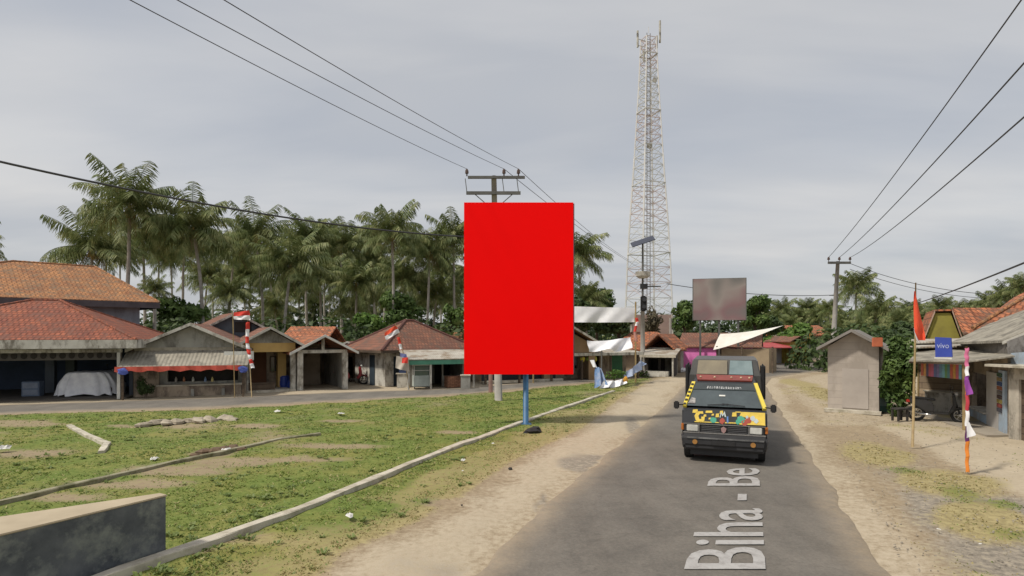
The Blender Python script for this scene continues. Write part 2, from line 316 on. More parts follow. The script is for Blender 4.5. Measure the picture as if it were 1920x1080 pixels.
def zones(P):
    n1, n2 = fn(P, 0.9), fn(P, 3.1)
    nz = n1*.5+n2*.35
    med = sdist(P, MEDIAN)
    g = sm(med+nz*.35-.25, -.2, .7)
    # strip between kerb A and the sand is dry yellow
    strip = sdist(P, KA+SAND_L[::-1])
    dry = sm(strip+nz*.25, -.05, .35)*sm(med, -.3, .3)
    gp = sm(blobs(P, DARKG)+nz*.15, 0, .35)
    dry = dry*(1-.85*gp); g = g*(1-sm(strip+nz*.5, .2, .9)*.55*(1-gp))
    dirt = sm(blobs(P, DIRT)+nz*.4, -.15, .7)
    g = g*(1-.72*dirt)*np.clip(1.05-.3*sm(fn(P+31, .55), .2, 1.2), 0, 1)
    # sandy outer rim along the side road
    ds = -sdist(P, SIDEP); g = g*sm(ds+nz*.3, .15, .9)
    # right verge
    gr = sm(blobs(P, RGREEN)+nz*.3, 0, .7)*.65; drr = sm(blobs(P, RDRY)+nz*.3, -.1, .5)
    right = sm(-sdist(P, ROAD_R+[(140, -20), (1.9, -20)]), -2, -1.5)
    isr = sdist(P, ROAD_R+[(140, -20), (1.9, -20)])
    gr = gr*(isr > .9); drr = drr*(isr > .5)
    g = np.maximum(g, gr); dry = np.maximum(dry, drr*.8)
    far = (P[:, 1] > 62)*1.0
    g = np.maximum(g, sm(P[:, 1], 58, 75)*.9)
    # gravel on the right verge close by
    grav = sm(isr+nz*.5, .5, 1.3)*sm(-P[:, 1]+nz*1.2, -17, -8)*(1-.6*drr)*sm(-P[:, 0]+P[:, 1]*.9, -3.2, -1.2)
    # pale sand: shoulder, dirt by the houses, shop yard
    shoulder = sdist(P, SAND_L+ROAD_L[2:7][::-1]+[(-2.9, .5)])
    sand = sm(shoulder+nz*.45, -.5, .7)*.9
    sand = np.maximum(sand, sm(-ldist(P, ROAD_L)+nz*.3, -1.2, -.2)*.55)
    sand = np.maximum(sand, sm(-ldist(P, ROAD_R)+nz*.4, -1.0, -.1)*.66)
    beyond = sdist(P, SIDE_F+[(16, 60), (-60, 60)])
    sand = np.maximum(sand, sm(beyond, -.6, .4)*(1-sm(P[:, 1], 55, 65)))
    yard = sdist(P, [W(1640, 800), W(1760, 870), W(1830, 905), W(1990, 960), (30, 10), (30, 22), W(1700, 745)])
    sand = np.maximum(sand, sm(yard+nz*.4, -.3, .6)); grav = grav*(1-sm(yard, -.3, .5)); 
    kiosk = sdist(P, [W(1460, 720), W(1530, 800), W(1640, 800), (22, 22), (30, 40), W(1520, 700)])
    sand = np.maximum(sand, sm(kiosk+nz*.4, -.2, .6)*.6)
    # worn tarmac spill on the left shoulder
    spill = sm(blobs(P, [(1110, 868, 85, 22), (1020, 960, 22, 60), (1190, 800, 20, 25)])+nz*.3, .0, .5)*(sdist(P, SAND_L+ROAD_L[2:7][::-1]+[(-2.9, .5)]) > 0)
    grav = np.maximum(grav, spill*.75)
    roadd = sdist(P, ROADP)
    return g, dry, sand, grav, n1, n2, roadd, ds, med
def hgt(P, z):
    g, dry, sand, grav, n1, n2, roadd, ds, med = z
    h = 0.018*n2+0.03*n1+.03*g
    rd = np.maximum(roadd, -ds)
    flat = sm(-rd, -.05, .9)
    h = h*flat-.01*flat
    h = h-.035*(1-flat)
    return h
def axis(lo, hi, step, far, k=1.22):
    a = list(np.arange(lo, hi, step)); s = step; x = a[-1]
    while x < far: s *= k; x += s; a.append(x)
    s = step; x = lo; b = []
    while x > -far: s *= k; x -= s; b.append(x)
    return np.array(b[::-1]+a)
def grid_mesh(name, xs, ys):
    X, Y = np.meshgrid(xs, ys); P = np.stack([X.ravel(), Y.ravel()], 1); return P, len(xs), len(ys)
xs = axis(-16, 16, .14, 900); ys = axis(4, 34, .14, 900); 
P, nx, ny = grid_mesh('ground', xs, ys)
Zn = zones(P); Hh = hgt(P, Zn)
me = bpy.data.meshes.new('ground'); me.vertices.add(len(P)); me.vertices.foreach_set('co', np.column_stack([P, Hh]).astype(np.float32).ravel())
ii = (np.arange(ny-1)[:, None]*nx+np.arange(nx-1)[None, :]).ravel()
quads = np.stack([ii, ii+1, ii+nx+1, ii+nx], 1).astype(np.int32); nf = len(quads)
me.loops.add(nf*4); me.loops.foreach_set('vertex_index', quads.ravel()); me.polygons.add(nf); me.polygons.foreach_set('loop_start', np.arange(nf, dtype=np.int32)*4)
me.update(); me.polygons.foreach_set('use_smooth', [True]*nf)
def colattr(me, name, cols):
    a = me.color_attributes.new(name, 'FLOAT_COLOR', 'POINT'); a.data.foreach_set('color', np.ascontiguousarray(cols, dtype=np.float32).ravel())
colattr(me, 'zone', np.stack([Zn[0], Zn[1], Zn[2], Zn[3]], 1))
def ground_mat():
    m = bpy.data.materials.new('soil_and_sand'); m.use_nodes = True; t = m.node_tree; n = t.nodes; l = t.links
    b = n['Principled BSDF']; b.inputs['Roughness'].default_value = .95; b.inputs['Specular IOR Level'].default_value = .15
    tcn = n.new('ShaderNodeTexCoord')
    def noise(s, d=6, r=.65):
        x = n.new('ShaderNodeTexNoise'); x.inputs['Scale'].default_value = s; x.inputs['Detail'].default_value = d; x.inputs['Roughness'].default_value = r; l.new(tcn.outputs['Object'], x.inputs['Vector']); return x.outputs['Fac']
    def ramp(f, a, b_, c1, c2):
        x = n.new('ShaderNodeValToRGB'); x.color_ramp.elements[0].position = a; x.color_ramp.elements[1].position = b_
        x.color_ramp.elements[0].color = (*c1, 1); x.color_ramp.elements[1].color = (*c2, 1); l.new(f, x.inputs[0]); return x.outputs[0]
    def mix(f, a, c):
        x = n.new('ShaderNodeMix'); x.data_type = 'RGBA'; l.new(f, x.inputs['Factor']); l.new(a, x.inputs[6]); l.new(c, x.inputs[7]); return x.outputs[2]
    def edge(w_, nz, k=.9, lo=.35, hi=.65):
        x = n.new('ShaderNodeMath'); x.operation = 'SUBTRACT'; l.new(nz, x.inputs[0]); x.inputs[1].default_value = .5
        y = n.new('ShaderNodeMath'); y.operation = 'MULTIPLY_ADD'; l.new(x.outputs[0], y.inputs[0]); y.inputs[1].default_value = k; l.new(w_, y.inputs[2])
        z = n.new('ShaderNodeMapRange'); z.interpolation_type = 'SMOOTHSTEP'; z.inputs['From Min'].default_value = lo; z.inputs['From Max'].default_value = hi; l.new(y.outputs[0], z.inputs['Value']); return z.outputs[0]
    at_ = n.new('ShaderNodeVertexColor'); at_.layer_name = 'zone'; sp = n.new('ShaderNodeSeparateColor'); l.new(at_.outputs[0], sp.inputs[0])
    fine, mid, big = noise(9, 8, .75), noise(2.2), noise(.5)
    base = mix(mid, ramp(fine, .3, .7, (.21, .16, .10), (.35, .275, .185)), ramp(fine, .35, .65, (.25, .195, .13), (.39, .32, .22)))
    grav = mix(mid, ramp(fine, .38, .62, (.14, .125, .105), (.33, .285, .225)), ramp(fine, .38, .64, (.19, .17, .14), (.42, .365, .29)))
    sand = mix(mid, ramp(fine, .25, .75, (.34, .28, .195), (.455, .385, .285)), ramp(fine, .3, .7, (.385, .325, .235), (.495, .43, .33)))
    dry = mix(mid, ramp(fine, .35, .65, (.24, .195, .09), (.44, .37, .20)), ramp(fine, .35, .65, (.20, .17, .075), (.38, .32, .16)))
    green = mix(mid, ramp(fine, .35, .65, (.075, .115, .024), (.155, .205, .05)), ramp(fine, .35, .65, (.10, .15, .032), (.21, .245, .07)))
    c = mix(edge(sp.outputs[2], fine, 1.6, .1, .9), base, sand)
    c = mix(edge(at_.outputs[1], fine, 1.5, .2, .8), c, grav)
    c = mix(edge(sp.outputs[1], fine, 1.7, .15, .85), c, dry)
    tone = mix(ramp(big, .42, .60, (0, 0, 0), (1, 1, 1)), green, ramp(fine, .35, .65, (.14, .15, .04), (.26, .25, .08)))
    c = mix(edge(sp.outputs[0], fine, 1.7, .15, .85), c, tone)
    l.new(c, b.inputs['Base Color'])
    bp = n.new('ShaderNodeBump'); bp.inputs['Strength'].default_value = .45; bp.inputs['Distance'].default_value = .03; l.new(noise(14, 8, .75), bp.inputs['Height']); l.new(bp.outputs[0], b.inputs['Normal'])
    return m
me.materials.append(ground_mat())
ground = bpy.data.objects.new('ground', me); COL.objects.link(ground); struct(ground)

def asphalt(key, base, hi, tracks=True):
    m = bpy.data.materials.new(key); m.use_nodes = True; t = m.node_tree; n = t.nodes; l = t.links
    b = n['Principled BSDF']; b.inputs['Roughness'].default_value = .85; b.inputs['Specular IOR Level'].default_value = .25
    tcn = n.new('ShaderNodeTexCoord')
    def noise(s, d=6, r=.65, src=None):
        x = n.new('ShaderNodeTexNoise'); x.inputs['Scale'].default_value = s; x.inputs['Detail'].default_value = d; x.inputs['Roughness'].default_value = r; l.new(src or tcn.outputs['Object'], x.inputs['Vector']); return x.outputs['Fac']
    mp = n.new('ShaderNodeMapping'); mp.inputs['Rotation'].default_value = (0, 0, math.radians(22)); mp.inputs['Scale'].default_value = (1.6, .14, 1); l.new(tcn.outputs['Object'], mp.inputs[0])
    a = n.new('ShaderNodeValToRGB'); a.color_ramp.elements[0].position = .3; a.color_ramp.elements[1].position = .7
    a.color_ramp.elements[0].color = (*base, 1); a.color_ramp.elements[1].color = (*hi, 1); l.new(noise(1.0, 5, .6, mp.outputs[0]), a.inputs[0])
    f = n.new('ShaderNodeValToRGB'); f.color_ramp.elements[0].position = .36; f.color_ramp.elements[1].position = .66
    f.color_ramp.elements[0].color = (.80, .80, .80, 1); f.color_ramp.elements[1].color = (1.13, 1.12, 1.10, 1); l.new(noise(26, 5, .8), f.inputs[0])
    g = n.new('ShaderNodeValToRGB'); g.color_ramp.elements[0].position = .30; g.color_ramp.elements[1].position = .6
    g.color_ramp.elements[0].color = (.74, .74, .74, 1); g.color_ramp.elements[1].color = (1.06, 1.05, 1.03, 1); l.new(noise(.9, 7, .7), g.inputs[0])
    def mul(x1, x2):
        x = n.new('ShaderNodeMix'); x.data_type = 'RGBA'; x.blend_type = 'MULTIPLY'; x.inputs['Factor'].default_value = 1; l.new(x1, x.inputs[6]); l.new(x2, x.inputs[7]); return x.outputs[2]
    vo = n.new('ShaderNodeTexVoronoi'); vo.feature = 'DISTANCE_TO_EDGE'; vo.inputs['Scale'].default_value = .55; mpv = n.new('ShaderNodeVectorMath'); mpv.operation = 'MULTIPLY_ADD'; nv = n.new('ShaderNodeTexNoise'); nv.inputs['Scale'].default_value = 1.6; nv.inputs['Detail'].default_value = 5
    l.new(tcn.outputs['Object'], nv.inputs['Vector']); l.new(nv.outputs['Color'], mpv.inputs[0]); mpv.inputs[1].default_value = (1.5, 1.5, 0); l.new(tcn.outputs['Object'], mpv.inputs[2]); l.new(mpv.outputs[0], vo.inputs['Vector'])
    cr = n.new('ShaderNodeValToRGB'); cr.color_ramp.elements[0].position = .003; cr.color_ramp.elements[1].position = .016; cr.color_ramp.elements[0].color = (.90, .90, .90, 1); cr.color_ramp.elements[1].color = (1, 1, 1, 1); l.new(vo.outputs['Distance'], cr.inputs[0])
    # dust drifting in from the edges
    vc = n.new('ShaderNodeVertexColor'); vc.layer_name = 'dust'
    s = n.new('ShaderNodeMath'); s.operation = 'MULTIPLY'; l.new(vc.outputs[0], s.inputs[0]); l.new(noise(5, 6, .7), s.inputs[1])
    du = n.new('ShaderNodeMix'); du.data_type = 'RGBA'; l.new(s.outputs[0], du.inputs['Factor']); l.new(mul(mul(mul(a.outputs[0], f.outputs[0]), g.outputs[0]), cr.outputs[0]), du.inputs[6]); du.inputs[7].default_value = (.42, .33, .22, 1)
    l.new(du.outputs[2], b.inputs['Base Color'])
    bp = n.new('ShaderNodeBump'); bp.inputs['Strength'].default_value = .35; bp.inputs['Distance'].default_value = .01; l.new(noise(45, 4, .8), bp.inputs['Height']); l.new(bp.outputs[0], b.inputs['Normal'])
    return m
def resample(line, n):
    line = [Vector((*p, 0)) for p in line]; L = [0]
    for a, b in zip(line[:-1], line[1:]): L.append(L[-1]+(b-a).length)
    o = []
    for i in range(n):
        d = L[-1]*(i/(n-1))**1.6; k = max(j for j in range(len(L)) if L[j] <= d+1e-9); k = min(k, len(L)-2)
        o.append(line[k].lerp(line[k+1], (d-L[k])/(L[k+1]-L[k])))
    return o
def strip(name, A, B, z, mat, n=420, m=14, jit=.06):
    a, b = resample(A, n), resample(B, n); vs, fs, du = [], [], []
    for i in range(n):
        ja = jit*(mnoise.noise(Vector((i*.23, 1, 0)))*2.0+mnoise.noise(Vector((i*.9, 3, 0)))*.6); jb = jit*(mnoise.noise(Vector((i*.21, 9, 0)))*2.0+mnoise.noise(Vector((i*.8, 5, 0)))*.6)
        d = (b[i]-a[i]).normalized(); p, q = a[i]+d*ja, b[i]-d*jb
        for k in range(m+1):
            t = k/m; t = .5-.5*math.cos(math.pi*t)*1.0; v = p.lerp(q, t); e = min(t, 1-t)*(q-p).length
            v.z = z+.02*(1-(2*t-1)**2)-(.035 if k in (0, m) else 0); vs.append(v); x = max(0, 1-e/.55); du.append((x, x, x, 1))
    for i in range(n-1):
        for k in range(m): o = i*(m+1)+k; fs.append((o, o+1, o+m+2, o+m+1))
    me = bpy.data.meshes.new(name); me.from_pydata(vs, [], fs); me.polygons.foreach_set('use_smooth', [True]*len(fs)); me.materials.append(mat)
    colattr(me, 'dust', np.array(du)); o = bpy.data.objects.new(name, me); COL.objects.link(o); return struct(o)
M_ROAD = asphalt('road_asphalt', (.142, .131, .117), (.185, .171, .153))
M_ROAD2 = asphalt('side_road_asphalt', (.155, .145, .13), (.20, .185, .165))
strip('main_road', ROAD_L, ROAD_R, .004, M_ROAD)
strip('side_road', SIDE_N, SIDE_F, -.006, M_ROAD2, jit=.1)

# street name overlay, built as flat lettering along the road
def text_mesh(name, s, size, mat, parent, loc, rot, depth=.004, sx=1.0, align='CENTER', bold=0.0):
    cu = bpy.data.curves.new(name, 'FONT'); cu.body = s; cu.size = size; cu.align_x = align; cu.align_y = 'CENTER' if align == 'CENTER' else 'BOTTOM_BASELINE'; cu.extrude = depth/2; cu.offset = bold; cu.resolution_u = 3
    ob = bpy.data.objects.new('tmp', cu); COL.objects.link(ob); dg = bpy.context.evaluated_depsgraph_get(); me = bpy.data.meshes.new_from_object(ob.evaluated_get(dg))
    bpy.data.objects.remove(ob); bpy.data.curves.remove(cu); me.name = name
    for v in me.vertices: v.co.x *= sx
    me.materials.clear(); me.materials.append(mat); add_uv(me)
    o = bpy.data.objects.new(name, me); COL.objects.link(o); o.parent = parent; o.location = loc; o.rotation_euler = rot; return o
M_OVERLAY = pm('overlay_white', (.40, .395, .385), (.34, .33, .32), 4, .85, stain=((.28, .27, .26), 9))
ang = math.atan2(1, .405)
p0 = G(1434, 1079)
txt = text_mesh('road_lettering', 'Biha - Be', 1.32, M_OVERLAY, None, (p0.x, p0.y, .036), (0, 0, 0), sx=1.15, align='LEFT', bold=.012)
for v in txt.data.vertices: v.co.x, v.co.y = v.co.x*math.cos(ang)*1.0-v.co.y, v.co.x*math.sin(ang)
tag(txt, 'white street name overlay letters lying lengthwise on the grey asphalt in front of the van', 'overlay text')
# ---------------------------------------------------------------- kerbs and low walls
def kerb(name, line, w_, h, label, mat, base=-.12, jit=.012, gap=None):
    mb = MB(); L = [Vector((*p, 0)) for p in line]; pts = []
    for a, b in zip(L[:-1], L[1:]):
        n = max(1, int((b-a).length/.35)); pts += [a.lerp(b, i/n) for i in range(n)]
    pts.append(L[-1]); vs = []; fs = []
    for i, p in enumerate(pts):
        d = (pts[min(i+1, len(pts)-1)]-pts[max(i-1, 0)]).normalized(); s = Vector((d.y, -d.x, 0)); j = lambda: random.uniform(-jit, jit)
        p = p+s*mnoise.noise(p*.5)*.02; hh = h+mnoise.noise(p*.8)*.02
        for sx, z in ((-.5, base), (-.5, hh-.012), (-.42, hh), (.42, hh), (.5, hh-.012), (.5, base)): q = p+s*(w_*sx+j()); q.z = z+j()*.4; vs.append(q)
    for i in range(len(pts)-1):
        for k in range(5): o = i*6+k; fs.append((o, o+1, o+7, o+6))
    e = (len(pts)-1)*6; fs += [(5, 4, 3, 2, 1, 0), (e, e+1, e+2, e+3, e+4, e+5)]
    mb.add(vs, fs); o = mb.build(name, mat); tag(o, label, 'kerb', 'concrete kerbs in the grass'); return o
kerb('concrete_kerb', KA, .175, .08, 'long straight pale concrete kerb between the green grass and the dry verge by the road', M_CONC)
kerb('concrete_kerb', KB, .13, .09, 'long thin mossy concrete kerb crossing the middle of the grass', pm('mossy_concrete', (.34, .31, .22), (.22, .21, .13), 3, .95, .3, stain=((.12, .12, .06), 2)))
kerb('concrete_kerb', KC, .14, .08, 'short bent piece of concrete kerb with a hooked end', M_CONC)
mb = MB(); h = .73
mb.slab([(-4.22, 7.19, h), (-4.36, 7.27, h), (-5.55, 6.31, h), (-8.2, 4.6, h), (-6.6, 3.1, h), (-5.04, 5.75, h)][::-1], .022)
wl = thing('concrete_wing_wall', 'low dark stained concrete wall with a flat sandy top beside the kerb', 'wall', (0, 0, 0))
M_CWALL = pm('dark_stained_concrete', (.13, .14, .15), (.06, .068, .078), 2.6, .95, .4, stain=((.20, .215, .20), 2.2))
mb.build('coping', pm('sandy_coping', (.45, .38, .27), (.36, .30, .21), 1.5, .95, .2), wl, bevel=.008)
mb = MB(); mb.slab([(-4.235, 7.175, h-.024), (-4.36, 7.255, h-.024), (-5.55, 6.29, h-.024), (-8.1, 4.6, h-.024), (-6.6, 3.12, h-.024), (-5.055, 5.75, h-.024)][::-1], .9)
mb.build('wall_body', M_CWALL, wl)
# concrete lip of old drain near kerb B, loose rubble, litter
def rock(px, py, r, label, mat, cat='stone', name='broken_stone', sc=(1.3, 1, .6), group='broken stones in the grass', jit=.25, z=0.0):
    p = G(px, py); o = MB().ball((0, 0, 0), r, 7, 5, sc, jit).build(name, mat, loc=(p.x, p.y, r*sc[2]*.45+z), rz=random.uniform(0, 6)); tag(o, label, cat, group); return o
M_ROCK = pm('broken_concrete', (.42, .37, .29), (.24, .20, .15), 5, .95, .3)
for i in range(9): rock(275+i*20+random.uniform(-6, 6), 797-i*1.1+random.uniform(-1.5, 3), random.uniform(.13, .26), 'lump of broken concrete in the low rubble row on the grass', M_ROCK, group='rubble row on the grass', sc=(1.8, 1, .55))
for i in range(8): rock(365+i*12+random.uniform(-5, 5), 853-i*1.6+random.uniform(-3, 4), random.uniform(.08, .16), 'brown clod in the heap beside the mossy kerb', pm('brown_clod', (.17, .11, .07), (.10, .07, .045), 5, .95, .3), group='clods beside the mossy kerb', cat='clod', name='soil_clod')
M_LIT = pm('white_litter', (.70, .69, .66), (.5, .49, .46), 6, .7)
def litter(px, py, s, label, mat=M_LIT, cat='litter', name='plastic_scrap', group='litter on the grass'):
    p = G(px, py); mb = MB(); n = 9; c = Vector((0, 0, .03)); ring = [Vector((math.cos(a)*s*random.uniform(.6, 1.2), math.sin(a)*s*random.uniform(.5, 1), random.uniform(.0, s*.5)+.02)) for a in [2*math.pi*i/n for i in range(n)]]
    mid = [r*.5+Vector((0, 0, random.uniform(.02, s*.6))) for r in ring]
    mb.add([c]+mid+ring, [(0, 1+i, 1+(i+1) % n) for i in range(n)]+[(1+i, 1+n+i, 1+n+(i+1) % n, 1+(i+1) % n) for i in range(n)])
    o = mb.build(name, mat, loc=(p.x, p.y, .03), rz=random.uniform(0, 6)); tag(o, label, cat, group)
litter(868, 869, .09, 'pinkish white plastic scrap on the dry grass strip'); litter(655, 974, .09, 'crumpled white scrap in the dark green grass patch')
litter(289, 866, .11, 'white plastic scrap on the grass below the mossy kerb'); litter(5, 848, .16, 'pale crumpled bag on the bare earth beside the short kerb')
litter(422, 850, .13, 'white crumpled bag caught on the clod heap'); litter(640, 781, .14, 'white scrap among the bare patches near the side road'); litter(520, 775, .12, 'small white scrap on the grass below the blue drums')
litter(868, 888, .03, 'tiny white scrap on the dry grass strip'); litter(925, 836, .05, 'small white scrap close to the long kerb')
rock(1000, 812, .20, 'dark lump of tyre rubber lying at the foot of the blue billboard post', M_BLACK, 'debris', 'rubber_lump', (1.6, .9, .55), None, .35)
rock(866, 948, .02, 'small dark pebble on the sandy shoulder', M_DARK, 'pebble', 'pebble', (1, 1, .7), 'dark pebbles on the sandy shoulder'); rock(957, 880, .04, 'small dark pebble on the sandy shoulder', M_DARK, 'pebble', 'pebble', (1.2, 1, .7), 'dark pebbles on the sandy shoulder')

# ---------------------------------------------------------------- grass blades (nobody could count them)
def grass(name, npts, xr, yr, kind, hmin, hmax, label, cat, wmul=1.0):
    # sample denser near the camera
    u = rng.random(npts*4); y = yr[0]+(yr[1]-yr[0])*u**2.0; x = rng.uniform(xr[0], xr[1], npts*4)
    m = np.abs(x) < y*.95+.5; x, y = x[m], y[m]; Pp = np.stack([x, y], 1); z = zones(Pp); hh = hgt(Pp, z)
    wgt = z[0] if kind == 'g' else z[1]*(1-.5*z[0])
    wgt = wgt*(z[6] < -.12)*(-0+(z[7] > .15))
    kd = np.minimum(np.minimum(ldist(Pp, KA), ldist(Pp, KB)), ldist(Pp, KC)); wgt = wgt*(kd > .13)
    wgt = wgt*(sdist(Pp, [(-4.1, 7.3), (-5.55, 6.5), (-8.4, 4.6), (-6.6, 3.0)]) < 0)
    cl = np.clip(.62+.5*fn(Pp, 5.5), .05, 1)
    keep = rng.random(len(Pp)) < wgt*cl; Pp, hh, wg = Pp[keep][:npts], hh[keep][:npts], (wgt*cl)[keep][:npts]
    n = len(Pp); k = 3; n3 = n*k; B = np.repeat(Pp, k, 0)+rng.normal(0, .03, (n3, 2)); hb = np.repeat(hh, k); d = np.repeat(Pp[:, 1], k)
    a = rng.uniform(0, 2*math.pi, n3); H = rng.uniform(hmin, hmax, n3)*np.repeat(.5+.7*wg, k); wd = rng.uniform(.007, .013, n3)*wmul*(1+d*.09)
    lean = rng.uniform(1.0, 2.6, n3)*H; la = rng.uniform(0, 2*math.pi, n3)
    v = np.zeros((n3, 3, 3)); v[:, 0, 0] = B[:, 0]-np.cos(a)*wd; v[:, 0, 1] = B[:, 1]-np.sin(a)*wd; v[:, 1, 0] = B[:, 0]+np.cos(a)*wd; v[:, 1, 1] = B[:, 1]+np.sin(a)*wd
    v[:, 0, 2] = hb-.01; v[:, 1, 2] = hb-.01; v[:, 2, 0] = B[:, 0]+np.cos(la)*lean; v[:, 2, 1] = B[:, 1]+np.sin(la)*lean; v[:, 2, 2] = hb+H
    me = bpy.data.meshes.new(name); me.vertices.add(n3*3); me.vertices.foreach_set('co', v.astype(np.float32).ravel())
    me.loops.add(n3*3); me.loops.foreach_set('vertex_index', np.arange(n3*3, dtype=np.int32)); me.polygons.add(n3); me.polygons.foreach_set('loop_start', np.arange(n3, dtype=np.int32)*3); me.update()
    big = np.repeat(fn(Pp, 1.2), k); r = rng.random(n3)
    if kind == 'g': c0, c1, c2 = np.array([.12, .175, .04]), np.array([.22, .29, .065]), np.array([.42, .37, .17])
    else: c0, c1, c2 = np.array([.26, .21, .09]), np.array([.46, .38, .18]), np.array([.18, .20, .06])
    t = np.clip(.5+.35*big+rng.normal(0, .25, n3), 0, 1)[:, None]; c = c0*(1-t)+c1*t; s = (r < .16)[:, None]; c = np.where(s, c2, c)
    c4 = np.column_stack([np.repeat(c, 3, 0), np.ones(n3*3)]); colattr(me, 'tint', c4); me.materials.append(MATS['grass_blade'])
    o = bpy.data.objects.new(name, me); COL.objects.link(o); tag(o, label, cat, kind='stuff'); return o
leafmat('grass_blade', None, None, None, attr=True)
grass('green_grass', 62000, (-30, 12), (5.5, 40), 'g', .008, .036, 'short green grass of the open verge around the kerbs', 'grass')
grass('dry_grass', 22000, (-8, 24), (5, 30), 'd', .008, .03, 'dry straw coloured grass on the verges along the road', 'grass')

def weeds():
    random.seed(40); mb = MB(); r2 = np.random.default_rng(8); yy = 6+22*r2.random(6000)**1.5; Pq = np.stack([r2.uniform(-.9, .55, 6000)*yy, yy], 1); z = zones(Pq)
    ok = (z[0]+z[1]*.6 > .35) & (z[6] < -.3) & (z[7] > .3) & (ldist(Pq, KA) > .12) & (sdist(Pq, [(-4.1, 7.3), (-5.55, 6.5), (-8.4, 4.6), (-6.6, 3.0)]) < 0) & (fn(Pq, 1.4)+r2.uniform(-.6, .6, 6000) > .25)
    for x, y in Pq[ok][:420]:
        H = random.uniform(.03, .065)
        for k in range(random.randint(7, 14)):
            a = random.uniform(0, 6.28); l = H*random.uniform(.5, 1.2); w_ = .008+.0006*y; d = Vector((math.cos(a), math.sin(a), 0)); c = Vector((x, y, 0))+d*random.uniform(0, .06); s_ = Vector((-d.y, d.x, 0))*w_
            mb.add([c-s_, c+s_, c+d*l*.6+s_*1.2+Vector((0, 0, l*.7)), c+d*l*1.15+Vector((0, 0, l*.75)), c+d*l*.6-s_*1.2+Vector((0, 0, l*.7))], [(0, 1, 2, 4), (4, 2, 3)])
    o = mb.build('weed_tufts', M_LEAF_L_); tag(o, 'slightly taller weed tufts scattered through the short grass', 'weeds', kind='stuff')
M_LEAF_L_ = leafmat('weed_leaf', (.11, .15, .045), (.17, .23, .065), (.28, .31, .11), 2.0)
weeds()
# ---------------------------------------------------------------- palms and trees
M_FROND = leafmat('palm_frond', (.07, .105, .036), (.16, .195, .068), (.38, .375, .17), .9)
M_DRYF = leafmat('dry_frond', (.10, .07, .035), (.20, .15, .07), (.30, .24, .12), 1.2)
M_TRUNK = pm('palm_bark', (.42, .39, .35), (.26, .24, .21), 3, .95, .4)
M_BARK = pm('tree_bark', (.14, .11, .08), (.08, .065, .05), 3, .95, .3)
M_COCO = pm('coconut_husk', (.33, .24, .07), (.20, .16, .05), 4, .7)
def frond(mb, L, az, e0, droop, tilt, lw=.085, npair=40, ll=1.3):
    ns = 9; p = Vector((0, 0, 0)); H = Vector((math.cos(az), math.sin(az), 0)); S = Vector((-H.y, H.x, 0)); pts = [p.copy()]; dirs = []
    for i in range(ns):
        t = i/ns; e = e0-droop*(t**1.25); d = H*math.cos(e)+Vector((0, 0, math.sin(e))); dirs.append(d); p = p+d*(L/ns); pts.append(p.copy())
    dirs.append(dirs[-1])
    # rachis as a thin 3-sided bar
    vs = []; fs = []
    for i, q in enumerate(pts):
        r = .035*(1-.75*i/ns); u = dirs[i].cross(S).normalized(); vs += [q+S*r, q-S*r, q-u*r*1.2]
    for i in range(ns):
        for k in range(3): fs.append((i*3+k, i*3+(k+1) % 3, i*3+3+(k+1) % 3, i*3+3+k))
    mb.add(vs, fs)
    for j in range(npair):
        t = .14+.86*j/(npair-1); x = t*ns; i = min(int(x), ns-1); q = pts[i].lerp(pts[i+1], x-i); d = dirs[i]
        l = ll*(math.sin(math.pi*min(1, .12+.78*t))**.6)*random.uniform(.85, 1.1)
        for sgn in (-1, 1):
            u = d.cross(S*sgn).normalized(); 
            dr = (S*sgn*math.cos(tilt)+d*.45+Vector((0, 0, -1))*math.sin(tilt)*random.uniform(.6, 1.6)+Vector((random.uniform(-.15, .15), random.uniform(-.15, .15), 0))).normalized()
            wv = d*lw*.5; m_ = q+dr*l*.55; tip = q+dr*l+Vector((0, 0, -.16*l)); 
            mb.add([q-wv*.6, q+wv*.6, m_+wv, m_-wv, tip], [(0, 1, 2, 3), (3, 2, 4)])
def crown_mesh(seed, wind=(0, 0)):
    random.seed(seed); g = MB(); d = MB(); c = MB(); nf = 33
    for i in range(nf):
        az = i*2.39996+random.uniform(-.2, .2); k = i/nf
        e0 = math.radians(82-108*k+random.uniform(-10, 10)); L = random.uniform(3.6, 4.7)*(1 if k > .12 else .75)
        frond(g, L, az, e0, math.radians(random.uniform(38, 62) if k < .35 else random.uniform(50, 88) if k < .7 else random.uniform(35, 60)), math.radians(random.uniform(28, 62)))
    for i in range(4): frond(d, random.uniform(2.4, 3.4), random.uniform(0, 6.28), math.radians(random.uniform(-50, -30)), math.radians(40), math.radians(70), .07, 14, .6)
    for i in range(9):
        a = random.uniform(0, 6.28); c.ball((math.cos(a)*.33, math.sin(a)*.33, -.35-random.uniform(0, .35)), .14, 6, 5, (1, 1, 1.2))
    c.tube([(0, 0, -.9), (0, 0, -.2), (0, 0, .25)], [.16, .22, .07], 7)
    def mk(mb, nm, mt):
        me = bpy.data.meshes.new(nm); me.from_pydata(mb.v, [], mb.f); me.materials.append(mt); return me
    return mk(g, 'crown', M_FROND), mk(d, 'dry_frond', M_DRYF), mk(c, 'coconuts', M_COCO)
CROWNS = [crown_mesh(s) for s in (3, 17, 29, 41, 53, 67)]
random.seed(21)
